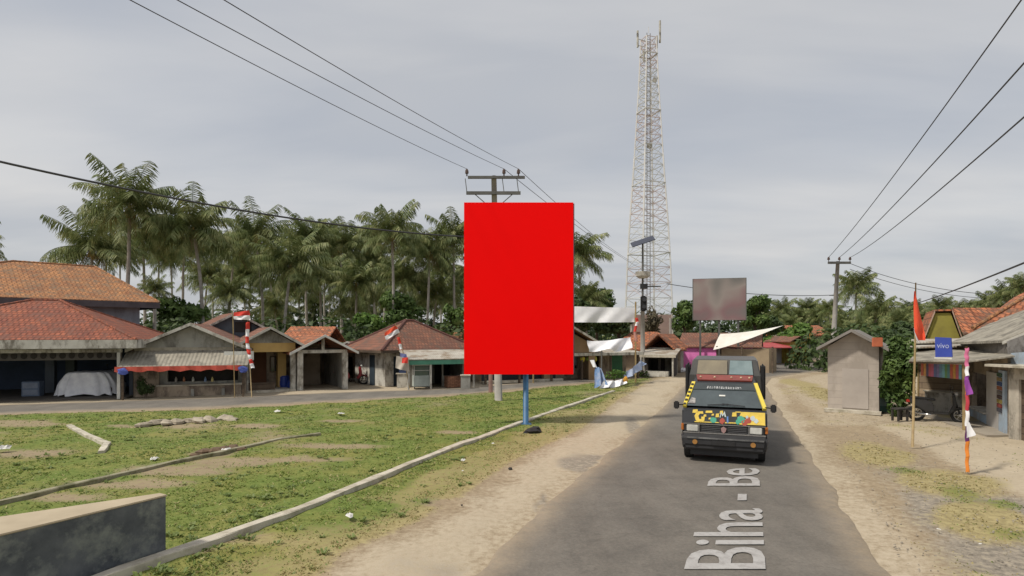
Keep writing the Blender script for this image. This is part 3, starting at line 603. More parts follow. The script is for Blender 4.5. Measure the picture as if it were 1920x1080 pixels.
def palm(px, py, R, label, Z=None, s=None, group='coconut palms of the grove', lean=0.0, k=None, name='coconut_palm', base_h=0.0, bx=None):
    """crown centre at photo px,py with crown radius R px at distance Z"""
    if Z is None: Z = F*4.1*(s or 1)/R
    sc = 1.02*R*Z/F/4.1; c = at(px, py+.3*R, Z); 
    bxx = c.x+lean*c.z*.12 if bx is None else (bx-960)*Z/F
    t = thing(name, label, 'palm tree', (bxx, Z, 0), 0, group)
    top = Vector((c.x-bxx, 0, c.z)); pts = []; bend = random.uniform(-.4, .4)
    for i in range(9):
        q = i/8; pts.append(Vector((top.x*q**1.5+bend*math.sin(math.pi*q)*.8, random.uniform(-.05, .05)+.5*math.sin(math.pi*q)*bend, -.1+(top.z-.3+.1)*q)))
    r = .17*max(.75, min(sc, 1.15)); mb = MB(); mb.tube(pts, [r*1.5]+[r*(1.05-.35*i/8) for i in range(1, 9)], 8); mb.build('trunk', M_TRUNK, t, smooth=True)
    V = CROWNS[random.randrange(6) if k is None else k]; rz = random.uniform(0, 6.28); tl = (random.uniform(-.12, .12), random.uniform(-.12, .12))
    for me, nm in zip(V, ('crown', 'dry_frond', 'coconuts')):
        o = bpy.data.objects.new(nm, me); COL.objects.link(o); o.parent = t; o.location = top; o.rotation_euler = (tl[0], tl[1], rz); o.scale = (sc, sc, sc)
    return t
def leaf_cloud(mb, clumps, n, size, flat=.35):
    tot = sum(c[3]*c[4]*c[5] for c in clumps)
    for (cx, cy, cz, rx, ry, rz_) in clumps:
        k = int(n*rx*ry*rz_/tot)+1
        for _ in range(k):
            while True:
                v = Vector((random.uniform(-1, 1), random.uniform(-1, 1), random.uniform(-1, 1)))
                if .25 < v.length < 1: break
            v = v*(v.length**-.35); nrm = (v.normalized()*.9+Vector((random.uniform(-1, 1), random.uniform(-1, 1), random.uniform(-.4, 1)))*.8).normalized()
            p = Vector((cx+v.x*rx, cy+v.y*ry, cz+v.z*rz_)); a = nrm.cross(Vector((random.uniform(-1, 1), random.uniform(-1, 1), random.uniform(-1, 1)))).normalized(); b = nrm.cross(a); s = size*random.uniform(.6, 1.3)
            mb.add([p-a*s, p-b*s*.45, p+a*s, p+b*s*.45], [(0, 1, 2, 3)])
def clumps_for(rx, ry, rz_, n=9, cz=0):
    L = []
    for i in range(n):
        a = random.uniform(0, 6.28); q = random.uniform(.15, .75); z = random.uniform(-.6, .75); k = random.uniform(.28, .5)
        q *= math.sqrt(1-z*z*.7); L.append((math.cos(a)*q*rx, math.sin(a)*q*ry, cz+z*rz_, rx*k, ry*k, rz_*k*1.05))
    return L
M_LEAF_D = leafmat('dark_leaf', (.03, .05, .018), (.055, .09, .028), (.13, .18, .055), 1.1)
M_LEAF_M = leafmat('mid_leaf', (.04, .08, .02), (.085, .14, .035), (.18, .26, .07), 1.2)
M_LEAF_L = leafmat('fresh_leaf', (.05, .11, .02), (.11, .20, .04), (.24, .34, .08), 1.2)
def tree(px, py, rpx, rpy, Z, label, mat, n=1500, size=.22, group=None, cat='tree', name='broadleaf_tree', trunk=True, depth=None, nc=10):
    c = at(px, py, Z); rx = rpx*Z/F; rz_ = rpy*Z/F
    t = thing(name, label, cat, (c.x, Z, 0), random.uniform(0, .5), group)
    cl = clumps_for(rx, depth or rx, rz_, nc, c.z); mb = MB(); leaf_cloud(mb, cl, n, size); me = bpy.data.meshes.new('crown'); me.from_pydata(mb.v, [], mb.f); me.materials.append(mat)
    o = bpy.data.objects.new('crown', me); COL.objects.link(o); o.parent = t
    mb = MB(); zt = max(c.z-rz_*.3, .4); r = max(.05, min(.22, rx*.07)); mb.tube([(0, 0, -.1), (.05, 0, zt*.5), (0, 0, zt)], [r*1.3, r, r*.7], 7)
    for q in cl[:5]: mb.tube([(0, 0, zt*.7), (q[0]*.5, q[1]*.5, (zt+q[2])*.5), (q[0], q[1], q[2])], [r*.6, r*.4, r*.15], 5, cap=False)
    mb.build('trunk', M_BARK, t, smooth=True); return t
def forest(name, label, pxs, Z, top, seed, n, size, mat, zdepth=18, var=.25):
    random.seed(seed); mb = MB(); cl = []
    x0, x1 = [(p-960)*Z/F for p in pxs]; x = x0
    while x < x1:
        px = 960+x/Z*F; ty = top(px); y = Z+random.uniform(-zdepth/2, zdepth/2); h = H0-(ty-HY)*y/F; h *= random.uniform(1-var, 1.0)
        r = random.uniform(1.6, 3.2); 
        for q in range(3): 
            zz = h-r*.8-q*h*.3
            if zz > 0: cl.append((x+random.uniform(-1, 1), y-q*.8+random.uniform(-1, 1), zz, r*random.uniform(.9, 1.4), r, r*1.0))
        x += r*.55
    leaf_cloud(mb, cl, n, size); o = mb.build(name, mat); tag(o, label, 'forest', kind='stuff'); return o
def ipl(tab):
    xs_, ys_ = zip(*tab); return lambda p: float(np.interp(p, xs_, ys_))
M_FOREST = leafmat('forest_leaf', (.045, .07, .036), (.075, .11, .052), (.14, .18, .08), .35)
forest('distant_forest', 'dense dark green wood far behind the palm trunks and house roofs', (-250, 1230), 95, ipl([(-250, 560), (200, 575), (330, 578), (500, 566), (620, 572), (700, 585), (880, 590), (1100, 575), (1230, 585)]), 5, 26000, .55, M_FOREST)
forest('distant_forest', 'even line of palms and bushes far beyond the bend of the road', (1230, 2150), 100, ipl([(1230, 590), (1300, 590), (1440, 572), (1600, 578), (1700, 572), (1900, 575), (2150, 560)]), 8, 21000, .55, M_FOREST)
def low_scrub(name, label, pxs, Z, topy, seed, n, mat): return forest(name, label, pxs, Z, lambda p: topy, seed, n, .28, mat, 6, .35)
tag(low_scrub('hedge_bushes', 'lower green bushes growing right behind the row of houses', (150, 900), 42, 600, 12, 16000, M_LEAF_D), 'lower green bushes growing behind the row of houses', 'bushes', kind='stuff')
tag(low_scrub('hedge_bushes', 'x', (1560, 2000), 44, 608, 14, 14000, M_LEAF_D), 'green bushes and undergrowth behind the shop roofs', 'bushes', kind='stuff')
random.seed(77)
PALMS = [
 (243, 356, 96, 'tallest coconut palm, its big crown crossed by the thick cable behind the orange tiled roof', 40, -.5),
 (172, 440, 82, 'coconut palm with a low crown spreading above the ridge of the orange tiled roof', 44, .2),
 (268, 430, 70, 'dark coconut palm just under the tallest crown beside the orange tiled roof', 52, .1),
 (362, 398, 88, 'tall coconut palm with double trunks below it, next after the tallest one', 42, .3),
 (345, 440, 62, 'shaded coconut palm behind the tall one above the grey gabled house', 56, -.1),
 (430, 530, 52, 'low pale coconut palm standing clear above the dark blue gable', 48, 0),
 (480, 418, 70, 'coconut palm with a dense upright crown above the ochre porch house', 50, .4),
 (440, 450, 55, 'coconut palm half hidden between two taller ones behind the first flag', 62, -.3),
 (545, 470, 80, 'leaning coconut palm with yellowish lower fronds above the ochre porch house', 44, -.9),
 (575, 425, 62, 'high coconut palm whose dark crown is cut by the thick cable', 58, .2),
 (600, 500, 60, 'coconut palm hanging low over the open garage roof', 54, .1),
 (640, 440, 60, 'thin coconut palm in the middle of the grove touching the cable', 62, .1),
 (668, 510, 62, 'coconut palm with drooping olive fronds between garage and hip roofed house', 52, -.2),
 (655, 560, 42, 'short coconut palm low in the gap behind the garage', 58, .3),
 (700, 470, 52, 'shaded coconut palm behind the one standing over the hip roof', 64, .2),
 (735, 412, 70, 'tall coconut palm with a rounded crown above the brown hip roof', 46, .1),
 (755, 500, 60, 'coconut palm with brown dry skirt above the ridge of the hip roof', 52, -.1),
 (805, 450, 62, 'tall narrow coconut palm over the right slope of the hip roof', 50, -.3),
 (818, 530, 55, 'coconut palm with hanging fronds and pale trunk behind the hip roof slope', 54, -.2),
 (850, 425, 60, 'coconut palm partly behind the edge of the red billboard', 52, .1),
 (905, 480, 62, 'coconut palm hidden mostly behind the red billboard', 55, .1),
 (988, 412, 48, 'coconut palm whose tip shows just above the red billboard', 56, .1),
 (960, 520, 60, 'low coconut palm behind the red billboard', 52, 0),
 (1082, 455, 62, 'coconut palm showing beside the red billboard above the white banner', 46, .3),
 (1100, 545, 46, 'low coconut palm above the white hanging banner', 44, .1),
 (515, 560, 46, 'low coconut palm just above the ochre porch roof', 60, .2),
 (390, 500, 50, 'coconut palm low between the two tall ones above the grey gable', 64, 0),
]
for i, (px, py, R, lab, Z, ln) in enumerate(PALMS): palm(px, py+4, R, lab, Z, lean=ln)
for px, py, R in ((-60, 440, 60), (-150, 470, 60), (-240, 420, 60), (455, 500, 50), (505, 480, 50), (530, 530, 46), (590, 560, 42), (610, 430, 46), (640, 500, 46), (680, 560, 42), (690, 440, 46), (720, 500, 48), (765, 450, 46), (780, 520, 44), (830, 490, 46), (845, 560, 40), (400, 450, 46), (320, 470, 46), (300, 420, 46), (200, 400, 46), (225, 460, 46), (905, 540, 44), (1050, 500, 46), (1020, 560, 44), (620, 470, 46), (560, 520, 45), (705, 540, 45), (790, 560, 40), (470, 500, 45), (858, 520, 46), (730, 565, 38)):
    palm(px, py, R, 'small dim coconut palm deep in the back rows of the grove', F*4.1/R*.86, group='dim back row palms of the grove')
palm(290, 532, 32, 'short bushy palm between the orange roof and the grey gable', 36, group='small palms near the houses')
RP = [(1606, 525, 46, 'tall coconut palm directly beside the power pole at the bend', 62), (1642, 572, 46, 'wide coconut palm with hanging fronds behind the blurred kiosk', 58), (1467, 572, 30, 'small dark palm beyond the bend above the red kiosk awning', 85),
      (1498, 585, 26, 'small palm beyond the bend above the green bush', 90), (1535, 584, 27, 'small palm above the far orange roof', 88), (1575, 595, 28, 'small palm behind the foot of the bend power pole', 84), (1690, 585, 32, 'palm between blurred kiosk and orange pennant', 60),
      (1765, 568, 30, 'dark palm just over the yellow gable', 55), (1858, 560, 32, 'dark palm above the orange roof near the thin wires', 50), (1886, 545, 36, 'dark palm cluster crown over the end of the orange roof', 48), (1918, 528, 36, 'dark palm at the end of the row over the tiled slope', 46)]
for px, py, R, lab, Z in [(1448, 590, 28, 'palm', 78), (1515, 570, 28, 'palm', 92), (1555, 570, 28, 'palm', 80), (1590, 600, 34, 'palm', 66), (1625, 600, 34, 'palm', 64), (1665, 590, 34, 'palm', 62), (1710, 575, 30, 'palm', 66), (1735, 590, 30, 'palm', 60), (1800, 575, 28, 'palm', 64), (1830, 572, 28, 'palm', 60), (1570, 615, 30, 'p', 58), (1610, 610, 32, 'p', 56), (1655, 620, 34, 'p', 52), (1685, 600, 34, 'p', 54), (1720, 610, 32, 'p', 50), (1480, 600, 26, 'p', 82)]:
    palm(px, py, R, 'small dark palm in the even palm row beyond the bend and the shops', Z, group='even palm row beyond the bend')
for px, py, R, lab, Z in RP: palm(px, py, R, lab, Z, group='palms beyond the bend and shops')
random.seed(31)
tree(745, 582, 52, 36, 47, 'round green tree behind the ridge of the brown hip roof', M_LEAF_M, 2200)
tree(700, 615, 40, 24, 44, 'bright bush at the foot of the hip roof', M_LEAF_L, 1200, cat='bush')
tree(340, 580, 60, 30, 42, 'bushy green tree between the blue grey house and the dark gable', M_LEAF_M, 2200)
tree(850, 605, 26, 34, 44, 'small leafy tree beside the edge of the red billboard', M_LEAF_M, 900)
tree(1118, 565, 40, 46, 46, 'dense green tree above the white hanging banner', M_LEAF_M, 2400)
tree(1085, 600, 50, 38, 43, 'dark leafy tree behind the ragged orange gable roof', M_LEAF_D, 2200)
tree(1160, 610, 40, 18, 44, 'dark bush row under the hanging banner', M_LEAF_D, 1200, cat='bush')
tree(1480, 635, 44, 28, 56, 'bright green tree over the red kiosk awning at the bend', M_LEAF_L, 2200, size=.25)
tree(1515, 655, 26, 20, 55, 'dark green bush beside the orange diamond sign', M_LEAF_M, 1000, cat='bush')
tree(1222, 605, 28, 40, 62, 'brownish thin tree at the foot of the lattice tower', leafmat('brown_leaf', (.05, .045, .03), (.10, .085, .05), (.16, .14, .09), 1.2), 1300)
tree(1440, 605, 26, 22, 60, 'dark green tree between white canopy and far palms', M_LEAF_D, 1400, size=.26)
tree(1590, 622, 26, 9, 58, 'green tree behind the roof of the pale kiosk', M_LEAF_D, 2000, size=.26)
tree(1690, 625, 30, 20, 50, 'green tree right behind the orange pennant', M_LEAF_D, 2200, size=.2)
tree(1416, 586, 26, 28, 50, 'dark tree standing behind the big poster board', M_LEAF_M, 2600, size=.2, nc=16)
tree(1284, 592, 28, 26, 52, 'dark tree beside the big poster board', M_LEAF_M, 2400, size=.2, nc=16)
tree(1684, 715, 36, 78, 19.5, 'tall dense green bush between kiosk and bamboo pennant pole', M_LEAF_M, 5200, size=.085, cat='bush', name='garden_bush', nc=14)
tree(272, 728, 17, 20, 24.6, 'small dark green bush at the corner of the grey house', M_LEAF_D, 700, size=.06, cat='bush', name='garden_bush')
tree(1150, 702, 24, 9, 30.5, 'low green plant beside the sagging banner', M_LEAF_L, 350, size=.07, cat='plant', name='garden_plant')
tree(1205, 704, 20, 8, 37, 'weeds at the foot of the lamp pole', M_LEAF_M, 250, size=.08, cat='plant', name='garden_plant')
# ---------------------------------------------------------------- buildings
def hp(py, Z): return H0-(py-HY)*Z/F
def frame(name, label, cat, pxL, ZL, pxR, ZR, group=None):
    A = Vector(((pxL-960)*ZL/F, ZL, 0)); B = Vector(((pxR-960)*ZR/F, ZR, 0)); d = B-A
    return thing(name, label, cat, A, math.atan2(d.y, d.x), group), d.length
def gable(mb, x0, x1, y0, y1, ze, zr, t=.07, ov=.0):
    xm = (x0+x1)/2
    mb.slab([(x0, y0, ze), (xm, y0, zr), (xm, y1, zr), (x0, y1, ze)][::-1], t); mb.slab([(xm+.002, y0, zr), (x1, y0, ze), (x1, y1, ze), (xm+.002, y1, zr)][::-1], t)
def hip(mb, x0, x1, y0, y1, ze, zr, rx0, rx1, ry0, ry1=None, t=.08):
    ry1 = ry0 if ry1 is None else ry1
    a, b, c, d = (x0, y0, ze), (x1, y0, ze), (x1, y1, ze), (x0, y1, ze); p, q = (rx0, ry0, zr), (rx1, ry1, zr)
    def lo(v): return (v[0], v[1], v[2]-t)
    mb.add([a, b, c, d, p, q], [(0, 1, 5, 4), (1, 2, 5), (2, 3, 4, 5), (3, 0, 4)]); mb.add([lo(a), lo(b), lo(c), lo(d)], [(3, 2, 1, 0)])
    mb.add([a, b, c, d, lo(a), lo(b), lo(c), lo(d)], [(0, 4, 5, 1), (1, 5, 6, 2), (2, 6, 7, 3), (3, 7, 4, 0)])
def ridge_caps(segs, parent, mat, w=.13):
    mb = MB()
    for p, q in segs:
        p, q = Vector(p), Vector(q); n = max(2, int((q-p).length/.4))
        for i in range(n): mb.tube([p.lerp(q, i/n), p.lerp(q, (i+1.06)/n)], [w*.5*1.1, w*.5*.92], 7)
    return mb.build('ridge_cap', mat, parent)
def walls(mb, x0, x1, y0, y1, z0, z1, t=.14, front=True, openings=(), back=True, sides=True):
    """front wall with rectangular openings (xa, xb, za, zb), plus side and back walls"""
    if front:
        cur = x0
        for xa, xb, za, zb in sorted(openings):
            if xa > cur: mb.bb(cur, xa, y0, y0+t, z0, z1)
            if za > z0+.01: mb.bb(xa, xb, y0, y0+t, z0, za)
            if zb < z1-.01: mb.bb(xa, xb, y0, y0+t, zb, z1)
            cur = xb
        if cur < x1: mb.bb(cur, x1, y0, y0+t, z0, z1)
    ys = y0+t if front else y0
    if sides: mb.bb(x0, x0+t, ys+.001, y1, z0, z1); mb.bb(x1-t, x1, ys+.001, y1, z0, z1)
    if back: mb.bb(x0+t, x1-t, y1-t, y1, z0, z1)
def gable_end(mb, x0, x1, y, z0, z1, t=.12): mb.slab([(x0, y, z0), ((x0+x1)/2, y, z1), (x1, y, z0)], t, (0, 1, 0))
def barge(parent, x0, x1, y, ze, zr, mat, w=.14, t=.05, name='barge_board'):
    xm = (x0+x1)/2
    for xa in (x0, x1):
        mb = MB(); mb.slab([(xa, y, ze+.02), (xm, y, zr+.02), (xm, y, zr-w+.02), (xa, y, ze-w+.02)], t, (0, -1, 0)); mb.build(name, mat, parent)
def window(parent, x0, x1, y, z0, z1, fm, gm=None, bars=1, fr=.05):
    mb = MB(); mb.bb(x0, x1, y-.03, y+.03, z0, z0+fr); mb.bb(x0, x1, y-.03, y+.03, z1-fr, z1); mb.bb(x0, x0+fr, y-.03, y+.03, z0+fr, z1-fr); mb.bb(x1-fr, x1, y-.03, y+.03, z0+fr, z1-fr)
    for i in range(1, bars+1): x = x0+(x1-x0)*i/(bars+1); mb.bb(x-fr*.4, x+fr*.4, y-.025, y+.025, z0+fr, z1-fr)
    o = mb.build('window', fm, parent); g = MB(); g.bb(x0+fr, x1-fr, y-.008, y+.008, z0+fr, z1-fr); g.build('pane', gm or M_GLASSD, o); return o
def part(name, mat, parent, *boxes, bevel=0):
    mb = MB()
    for b in boxes: mb.bb(*b)
    return mb.build(name, mat, parent, bevel=bevel)

def x_for(t, px, y, z=0):
    """local x on thing t (at local depth y) that appears in photo column px"""
    bpy.context.view_layer.update(); M = t.matrix_world; a = M @ Vector((0, y, z)); d = (M @ Vector((1, y, z)))-a; k = (px-960)/F; return (k*a.y-a.x)/(d.x-k*d.y)
# house 1: two storey with the orange hip roof
t, L = frame('blue_grey_house', 'two storey blue grey house with an orange tiled hip roof behind the car port', 'house', -420, 23.5, 262, 32.5)
S = 31/F; e = hp(566, 32.2)
mb = MB(); walls(mb, 0, L, 0, 8.5, 0, e-.05); mb.build('wall', M_PLASTER_BLUE, t)
x1_ = x_for(t, 178, 4.2); zy = (t.matrix_world @ Vector((x1_, 4.2, 0))).y; x0_ = x_for(t, 25, 4.2)
mb = MB(); zr = hp(500, zy); hip(mb, -.6, L+.75, -.8, 9.2, e, zr, x0_, x1_, 4.2, 4.2, .14); mb.build('roof', M_TILE_ORANGE, t)
ridge_caps([((x0_, 4.2, zr), (x1_, 4.2, zr)), ((x1_, 4.2, zr), (L+.75, -.8, e)), ((x1_, 4.2, zr), (L+.75, 9.2, e)), ((x0_, 4.2, zr), (-.6, -.8, e))], t, M_TILE_ORANGE)
part('fascia', pm('dark_fascia', (.10, .09, .10), (.06, .055, .06), 2), t, (-.62, L+.77, -.84, -.80, e-.34, e-.03), (L+.75, L+.79, -.8, 9.2, e-.34, e-.03))
part('soffit', pm('dark_soffit', (.13, .12, .12), None, 2), t, (-.55, L+.72, -.78, 9.15, e-.2, e-.16))
# front gable bit at the picture edge
g_, L2 = frame('white_gable_dormer_house', 'small whitish gable with a blue window peeping over the car port roof', 'house', -70, 29.5, 34, 29.5)
mb = MB(); walls(mb, .1, L2-.1, 0, 1.3, 0, hp(583, 29.5)); gable_end(mb, .1, L2-.1, .0, hp(583, 29.5), hp(545, 29.5)); mb.build('wall', pm('pale_blue_white_wall', (.45, .47, .50), (.36, .38, .42), 1.2), g_)
mb = MB(); gable(mb, -.3, L2+.3, -.3, 1.3, hp(585, 29.5)-.05, hp(538, 29.5)); mb.build('roof', M_TILE_ORANGE, g_)
window(g_, L2/2+.35, L2/2+1.05, -.035, hp(579, 29.5), hp(568, 29.5), pm('bright_blue_frame', (.03, .09, .45), None, 2), bars=0)
# house 2: car port with red hip roof
Zc = 23.6
t, L = frame('car_port', 'wide open car port with a red tiled hip roof and white fascia', 'car port', -480, 20.9, 226, 24.4)
e = hp(652, 24.0); eu = hp(637, 24.0)+.0
D = 6.0
mb = MB(); xr = L+.72; x0_, x1_ = x_for(t, 62, 2.9), x_for(t, 112, 2.9); zr = hp(563, (t.matrix_world @ Vector((x1_, 2.9, 0))).y); hip(mb, x0_-5.5, xr, -.65, D+.3, eu+.02, zr, x0_, x1_, 2.9, 2.9, .05); mb.build('roof', M_TILE_RED, t)
ridge_caps([((x0_, 2.9, zr), (x1_, 2.9, zr)), ((x1_, 2.9, zr), (xr, -.65, eu+.02)), ((x1_, 2.9, zr), (xr, D+.3, eu+.02)), ((x0_, 2.9, zr), (x0_-5.5, -.65, eu+.02))], t, M_TILE_RED)
mb = MB(); mb.bb(-.52, xr+.0, -.72, -.655, e-.02, eu+.0); mb.bb(xr, xr+.06, -.72, D+.3, e-.02, eu); mb.build('fascia', M_WHITE_DIRTY, t)
part('beam', M_WHITE_DIRTY, t, (-.3, L+.04, -.02, .12, e-.20, e-.05))
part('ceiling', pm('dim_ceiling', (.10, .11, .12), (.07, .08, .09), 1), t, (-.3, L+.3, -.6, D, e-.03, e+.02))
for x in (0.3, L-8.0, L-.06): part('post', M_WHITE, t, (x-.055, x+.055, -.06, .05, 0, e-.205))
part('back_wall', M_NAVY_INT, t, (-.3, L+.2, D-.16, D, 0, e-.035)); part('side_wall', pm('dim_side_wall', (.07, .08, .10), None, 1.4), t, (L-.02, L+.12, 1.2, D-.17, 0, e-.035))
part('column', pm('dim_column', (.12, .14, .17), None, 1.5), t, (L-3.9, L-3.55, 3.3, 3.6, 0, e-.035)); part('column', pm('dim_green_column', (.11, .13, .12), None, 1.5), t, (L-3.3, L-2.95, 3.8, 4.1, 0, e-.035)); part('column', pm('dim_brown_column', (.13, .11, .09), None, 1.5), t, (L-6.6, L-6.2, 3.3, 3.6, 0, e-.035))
mb = MB()
for i in range(22):
    c = L-.25-i*.33; mb.slab([(c+math.cos(a)*.11, .5, e-.33+math.sin(a)*.13*1.0) for a in [2*math.pi*k/10 for k in range(10)]], .02, (0, 1, 0))
mb.build('pierced_valance', M_DARK, t); part('valance_board', pm('valance', (.14, .13, .12), None, 2), t, (-.3, L-.1, .53, .56, e-.52, e-.20))
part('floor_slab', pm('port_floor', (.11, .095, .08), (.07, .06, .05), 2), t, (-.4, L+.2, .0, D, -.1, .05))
# covered car
def covered_car():
    p = at(147, 747, 25.2); t = thing('covered_car', 'car hidden under a crumpled silver white cover inside the car port', 'car', (p.x+.35, 25.6, .05), .25, None, .88)
    prof = [(-1.42, .12), (-1.28, .42), (-.98, .78), (-.66, 1.12), (-.50, 1.2), (.55, 1.2), (.78, 1.14), (.95, .80), (1.05, .55), (1.15, .3), (1.22, .1)]
    L_ = len(prof); ny = 14; vs = []; fs = []
    n = 64; m = 12
    for j in range(m+1):
        q = j/m
        for i in range(n):
            a = 2*math.pi*i/n; cx, cy = math.cos(a), math.sin(a); sx = abs(cx)**.55*(1 if cx > 0 else -1); sy = abs(cy)**.55*(1 if cy > 0 else -1)
            z = .06+1.10*math.sin(q*math.pi/2)**.9 if j < m else 1.16
            half = 1.34-.28*q-.42*max(0, q-.25)-(.8*max(0, q-.8)); half = half*(1 if q < 1 else 0); hy = (.95-.25*q-(.5*max(0, q-.85)))*(1 if q < 1 else 0)
            fold = (.07*math.sin(a*13+2*q)+.05*math.sin(a*23+1.3)+.04*mnoise.noise(Vector((cx*3, cy*3, q*4))))*(1-q)**.8+.05*mnoise.noise(Vector((cx*2, cy*2, q*3)))
            x = sx*half+cx*fold; y = sy*hy+cy*fold; zz = z+.035*mnoise.noise(Vector((x*2.5, y*2.5, z)))-(.05*math.sin(a*13) if j == 0 else 0)
            vs.append((x-.05, y, max(.03, zz)))
    for j in range(m):
        for i in range(n): fs.append((j*n+i, j*n+(i+1) % n, (j+1)*n+(i+1) % n, (j+1)*n+i))
    MB().add(vs, fs).build('cover', pm('silver_cover', (.86, .87, .90), (.66, .67, .72), 3, .55, .2), t, smooth=True)
    mb = MB()
    for x in (-.85, .8):
        for y in (-.62, .62): mb = MB(); mb.tube([(x, y-.09, .27), (x, y+.09, .27)], .26, 14); mb.build('wheel', M_BLACK, t)
covered_car()
def scooter(loc, rz, label, s=1.0, body=None, group=None, cat='motorbike'):
    t = thing('motor_scooter', label, cat, loc, rz, group, s); B = body or M_BLACKM
    for x, nm in ((-.62, 'rear_wheel'), (.62, 'front_wheel')):
        o = MB().torus((x, 0, .27), .225, .05, 'Y', 22, 8).build('tyre', M_BLACK, t, smooth=True)
        r = MB(); r.torus((x, 0, .27), .17, .012, 'Y', 18, 6); r.tube([(x, -.05, .27), (x, .05, .27)], .04, 8)
        for k in range(6): a = k*math.pi/3; r.bar((x, 0, .27), (x+math.cos(a)*.17, 0, .27+math.sin(a)*.17), .018)
        r.build('rim', M_CHROME, o)
    mb = MB(); mb.slab([(-.78, -.12, .62), (-.85, -.12, .78), (-.35, -.12, .80), (-.12, -.12, .62), (-.10, -.12, .36), (-.35, -.12, .34)], .24, (0, 1, 0)); mb.build('body_panel', B, t, bevel=.03)
    mb = MB(); mb.slab([(-.82, -.13, .79), (-.76, -.13, .87), (-.4, -.13, .84), (-.05, -.13, .80), (-.05, -.13, .73), (-.3, -.13, .76)], .26, (0, 1, 0)); mb.build('seat', M_BLACK, t, bevel=.03)
    mb = MB(); mb.bb(-.12, .3, -.14, .14, .28, .34); mb.build('foot_board', M_BLACKM, t, bevel=.01)
    mb = MB(); mb.slab([(.26, -.19, .32), (.40, -.19, .62), (.38, -.19, .96), (.47, -.19, .98), (.53, -.19, .66), (.42, -.19, .36)], .38, (0, 1, 0)); mb.build('leg_shield', B, t, bevel=.04)
    mb = MB(); mb.tube([(.62, 0, .27), (.52, 0, .62), (.42, 0, 1.02)], .035, 8); mb.tube([(.38, -.33, 1.03), (.42, 0, 1.05), (.38, .33, 1.03)], .018, 8); mb.build('handlebar', M_BLACKM, t)
    mb = MB(); mb.ball((.52, 0, .99), .09, 8, 6, (.7, 1.2, .8)); mb.build('headlight', pm('lamp_glass', (.6, .6, .58), None, 5, .15), t, smooth=True)
    for y in (-.24, .24): mb = MB(); mb.tube([(.40, y, 1.04), (.38, y*1.15, 1.2)], .008, 5); mb.ball((.38, y*1.2, 1.24), .05, 8, 6, (.3, 1.2, .8)); mb.build('mirror', M_BLACKM, t)
    mb = MB(); mb.slab([(.44, -.06, .48), (.62, -.06, .56), (.82, -.06, .42), (.80, -.06, .40), (.62, -.06, .53), (.45, -.06, .45)], .12, (0, 1, 0)); mb.slab([(-.9, -.05, .42), (-.62, -.05, .56), (-.4, -.05, .5), (-.4, -.05, .47), (-.62, -.05, .53), (-.88, -.05, .4)], .1, (0, 1, 0)); mb.build('mudguard', B, t)
    mb = MB(); mb.tube([(-.2, -.13, .25), (-.5, -.16, .26), (-.85, -.17, .36)], [.02, .045, .05], 8); mb.build('exhaust', M_CHROME, t, smooth=True)
    mb = MB(); mb.bb(-.92, -.80, -.1, .1, .64, .74); mb.build('tail_light', pm('red_lens', (.4, .02, .015), None, 5, .2), t, bevel=.02)
    return t
p = at(190, 745, 26.0); scooter((p.x+.2, 26.6, .05), 2.2, 'dim grey scooter parked beside the covered car in the car port', body=pm('grey_body', (.25, .26, .28), None, 3, .4))
# blue tub chair at the far side of port
def bench(loc, rz, wd, label, mat, cat='table', name='small_table', h=.5, dp=.5, group=None):
    t = thing(name, label, cat, loc, rz, group); part('table_top', mat, t, (-wd/2, wd/2, -dp/2, dp/2, h-.05, h), bevel=.008)
    for x in (-wd/2+.04, wd/2-.04):
        for y in (-dp/2+.04, dp/2-.04): part('leg', mat, t, (x-.025, x+.025, y-.025, y+.025, 0, h-.051))
    return t
p = at(46, 747, 24.6); t = thing('storage_cabinet', 'small pale blue cabinet with drawers standing in the car port', 'cabinet', (p.x, 24.9, .05), .3); m_ = pm('cabinet_blue', (.16, .21, .30), None, 3)
part('cabinet_body', m_, t, (-.32, .32, 0, .45, 0, .62), bevel=.01); part('drawer', pm('cabinet_front', (.26, .30, .38), None, 3), t, (-.27, .27, -.02, -.001, .34, .56)); part('drawer', MATS['cabinet_front'], t, (-.27, .27, -.02, -.001, .06, .28))

# house 3: grey gabled house with a stall front
Z = 25.8
t, L = frame('grey_gabled_house', 'low grey house with pale barge boards, asbestos awning and a red trimmed stall front', 'house', 252, 25.1, 462, 26.5)
e = hp(652, Z); zr = hp(606, Z)
mb = MB(); walls(mb, 0, L, 0, 5, 0, e-.02, openings=[(1.25, 4.05, hp(715, Z), hp(694, Z))]); gable_end(mb, .05, L-.05, 0, e-.02, zr-.12); mb.build('wall', M_PLASTER, t)
mb = MB(); gable(mb, -.25, L+.25, -.35, 5.2, e-.06, zr); mb.build('roof', M_TILE_BROWN, t); barge(t, -.25, L+.25, -.36, e-.06, zr, M_WHITE_DIRTY)
mb = MB(); mb.slab([(-.25, -1.35, hp(686, 24.6)), (L+.2, -1.35, hp(686, 24.6)), (L+.2, -.02, hp(656, Z)), (-.25, -.02, hp(656, Z))][::-1], .03); mb.build('awning', M_ASBESTOS, t)
part('upper_board', pm('pale_beam_board', (.42, .38, .30), (.33, .29, .23), 2, stain=((.22, .2, .16), 2)), t, (0, L-.5, -.06, -.01, hp(668, Z), hp(651, Z)))
mb = MB(); zt = hp(686, 24.5)
for i in range(24):
    x0_ = -.35+i*(L+.3)/24; x1_ = x0_+(L+.3)/24; d0 = .20+.05*math.sin(i*1.7); mb.add([(x0_, -1.37, zt), (x1_, -1.37, zt), (x1_, -1.39+.03*math.sin(i*2.), zt-.2-.04*math.sin(i*1.7+1.7)), (x0_, -1.39+.03*math.sin(i*2.-2.), zt-.2-.04*math.sin(i*1.7))], [(0, 1, 2, 3)])
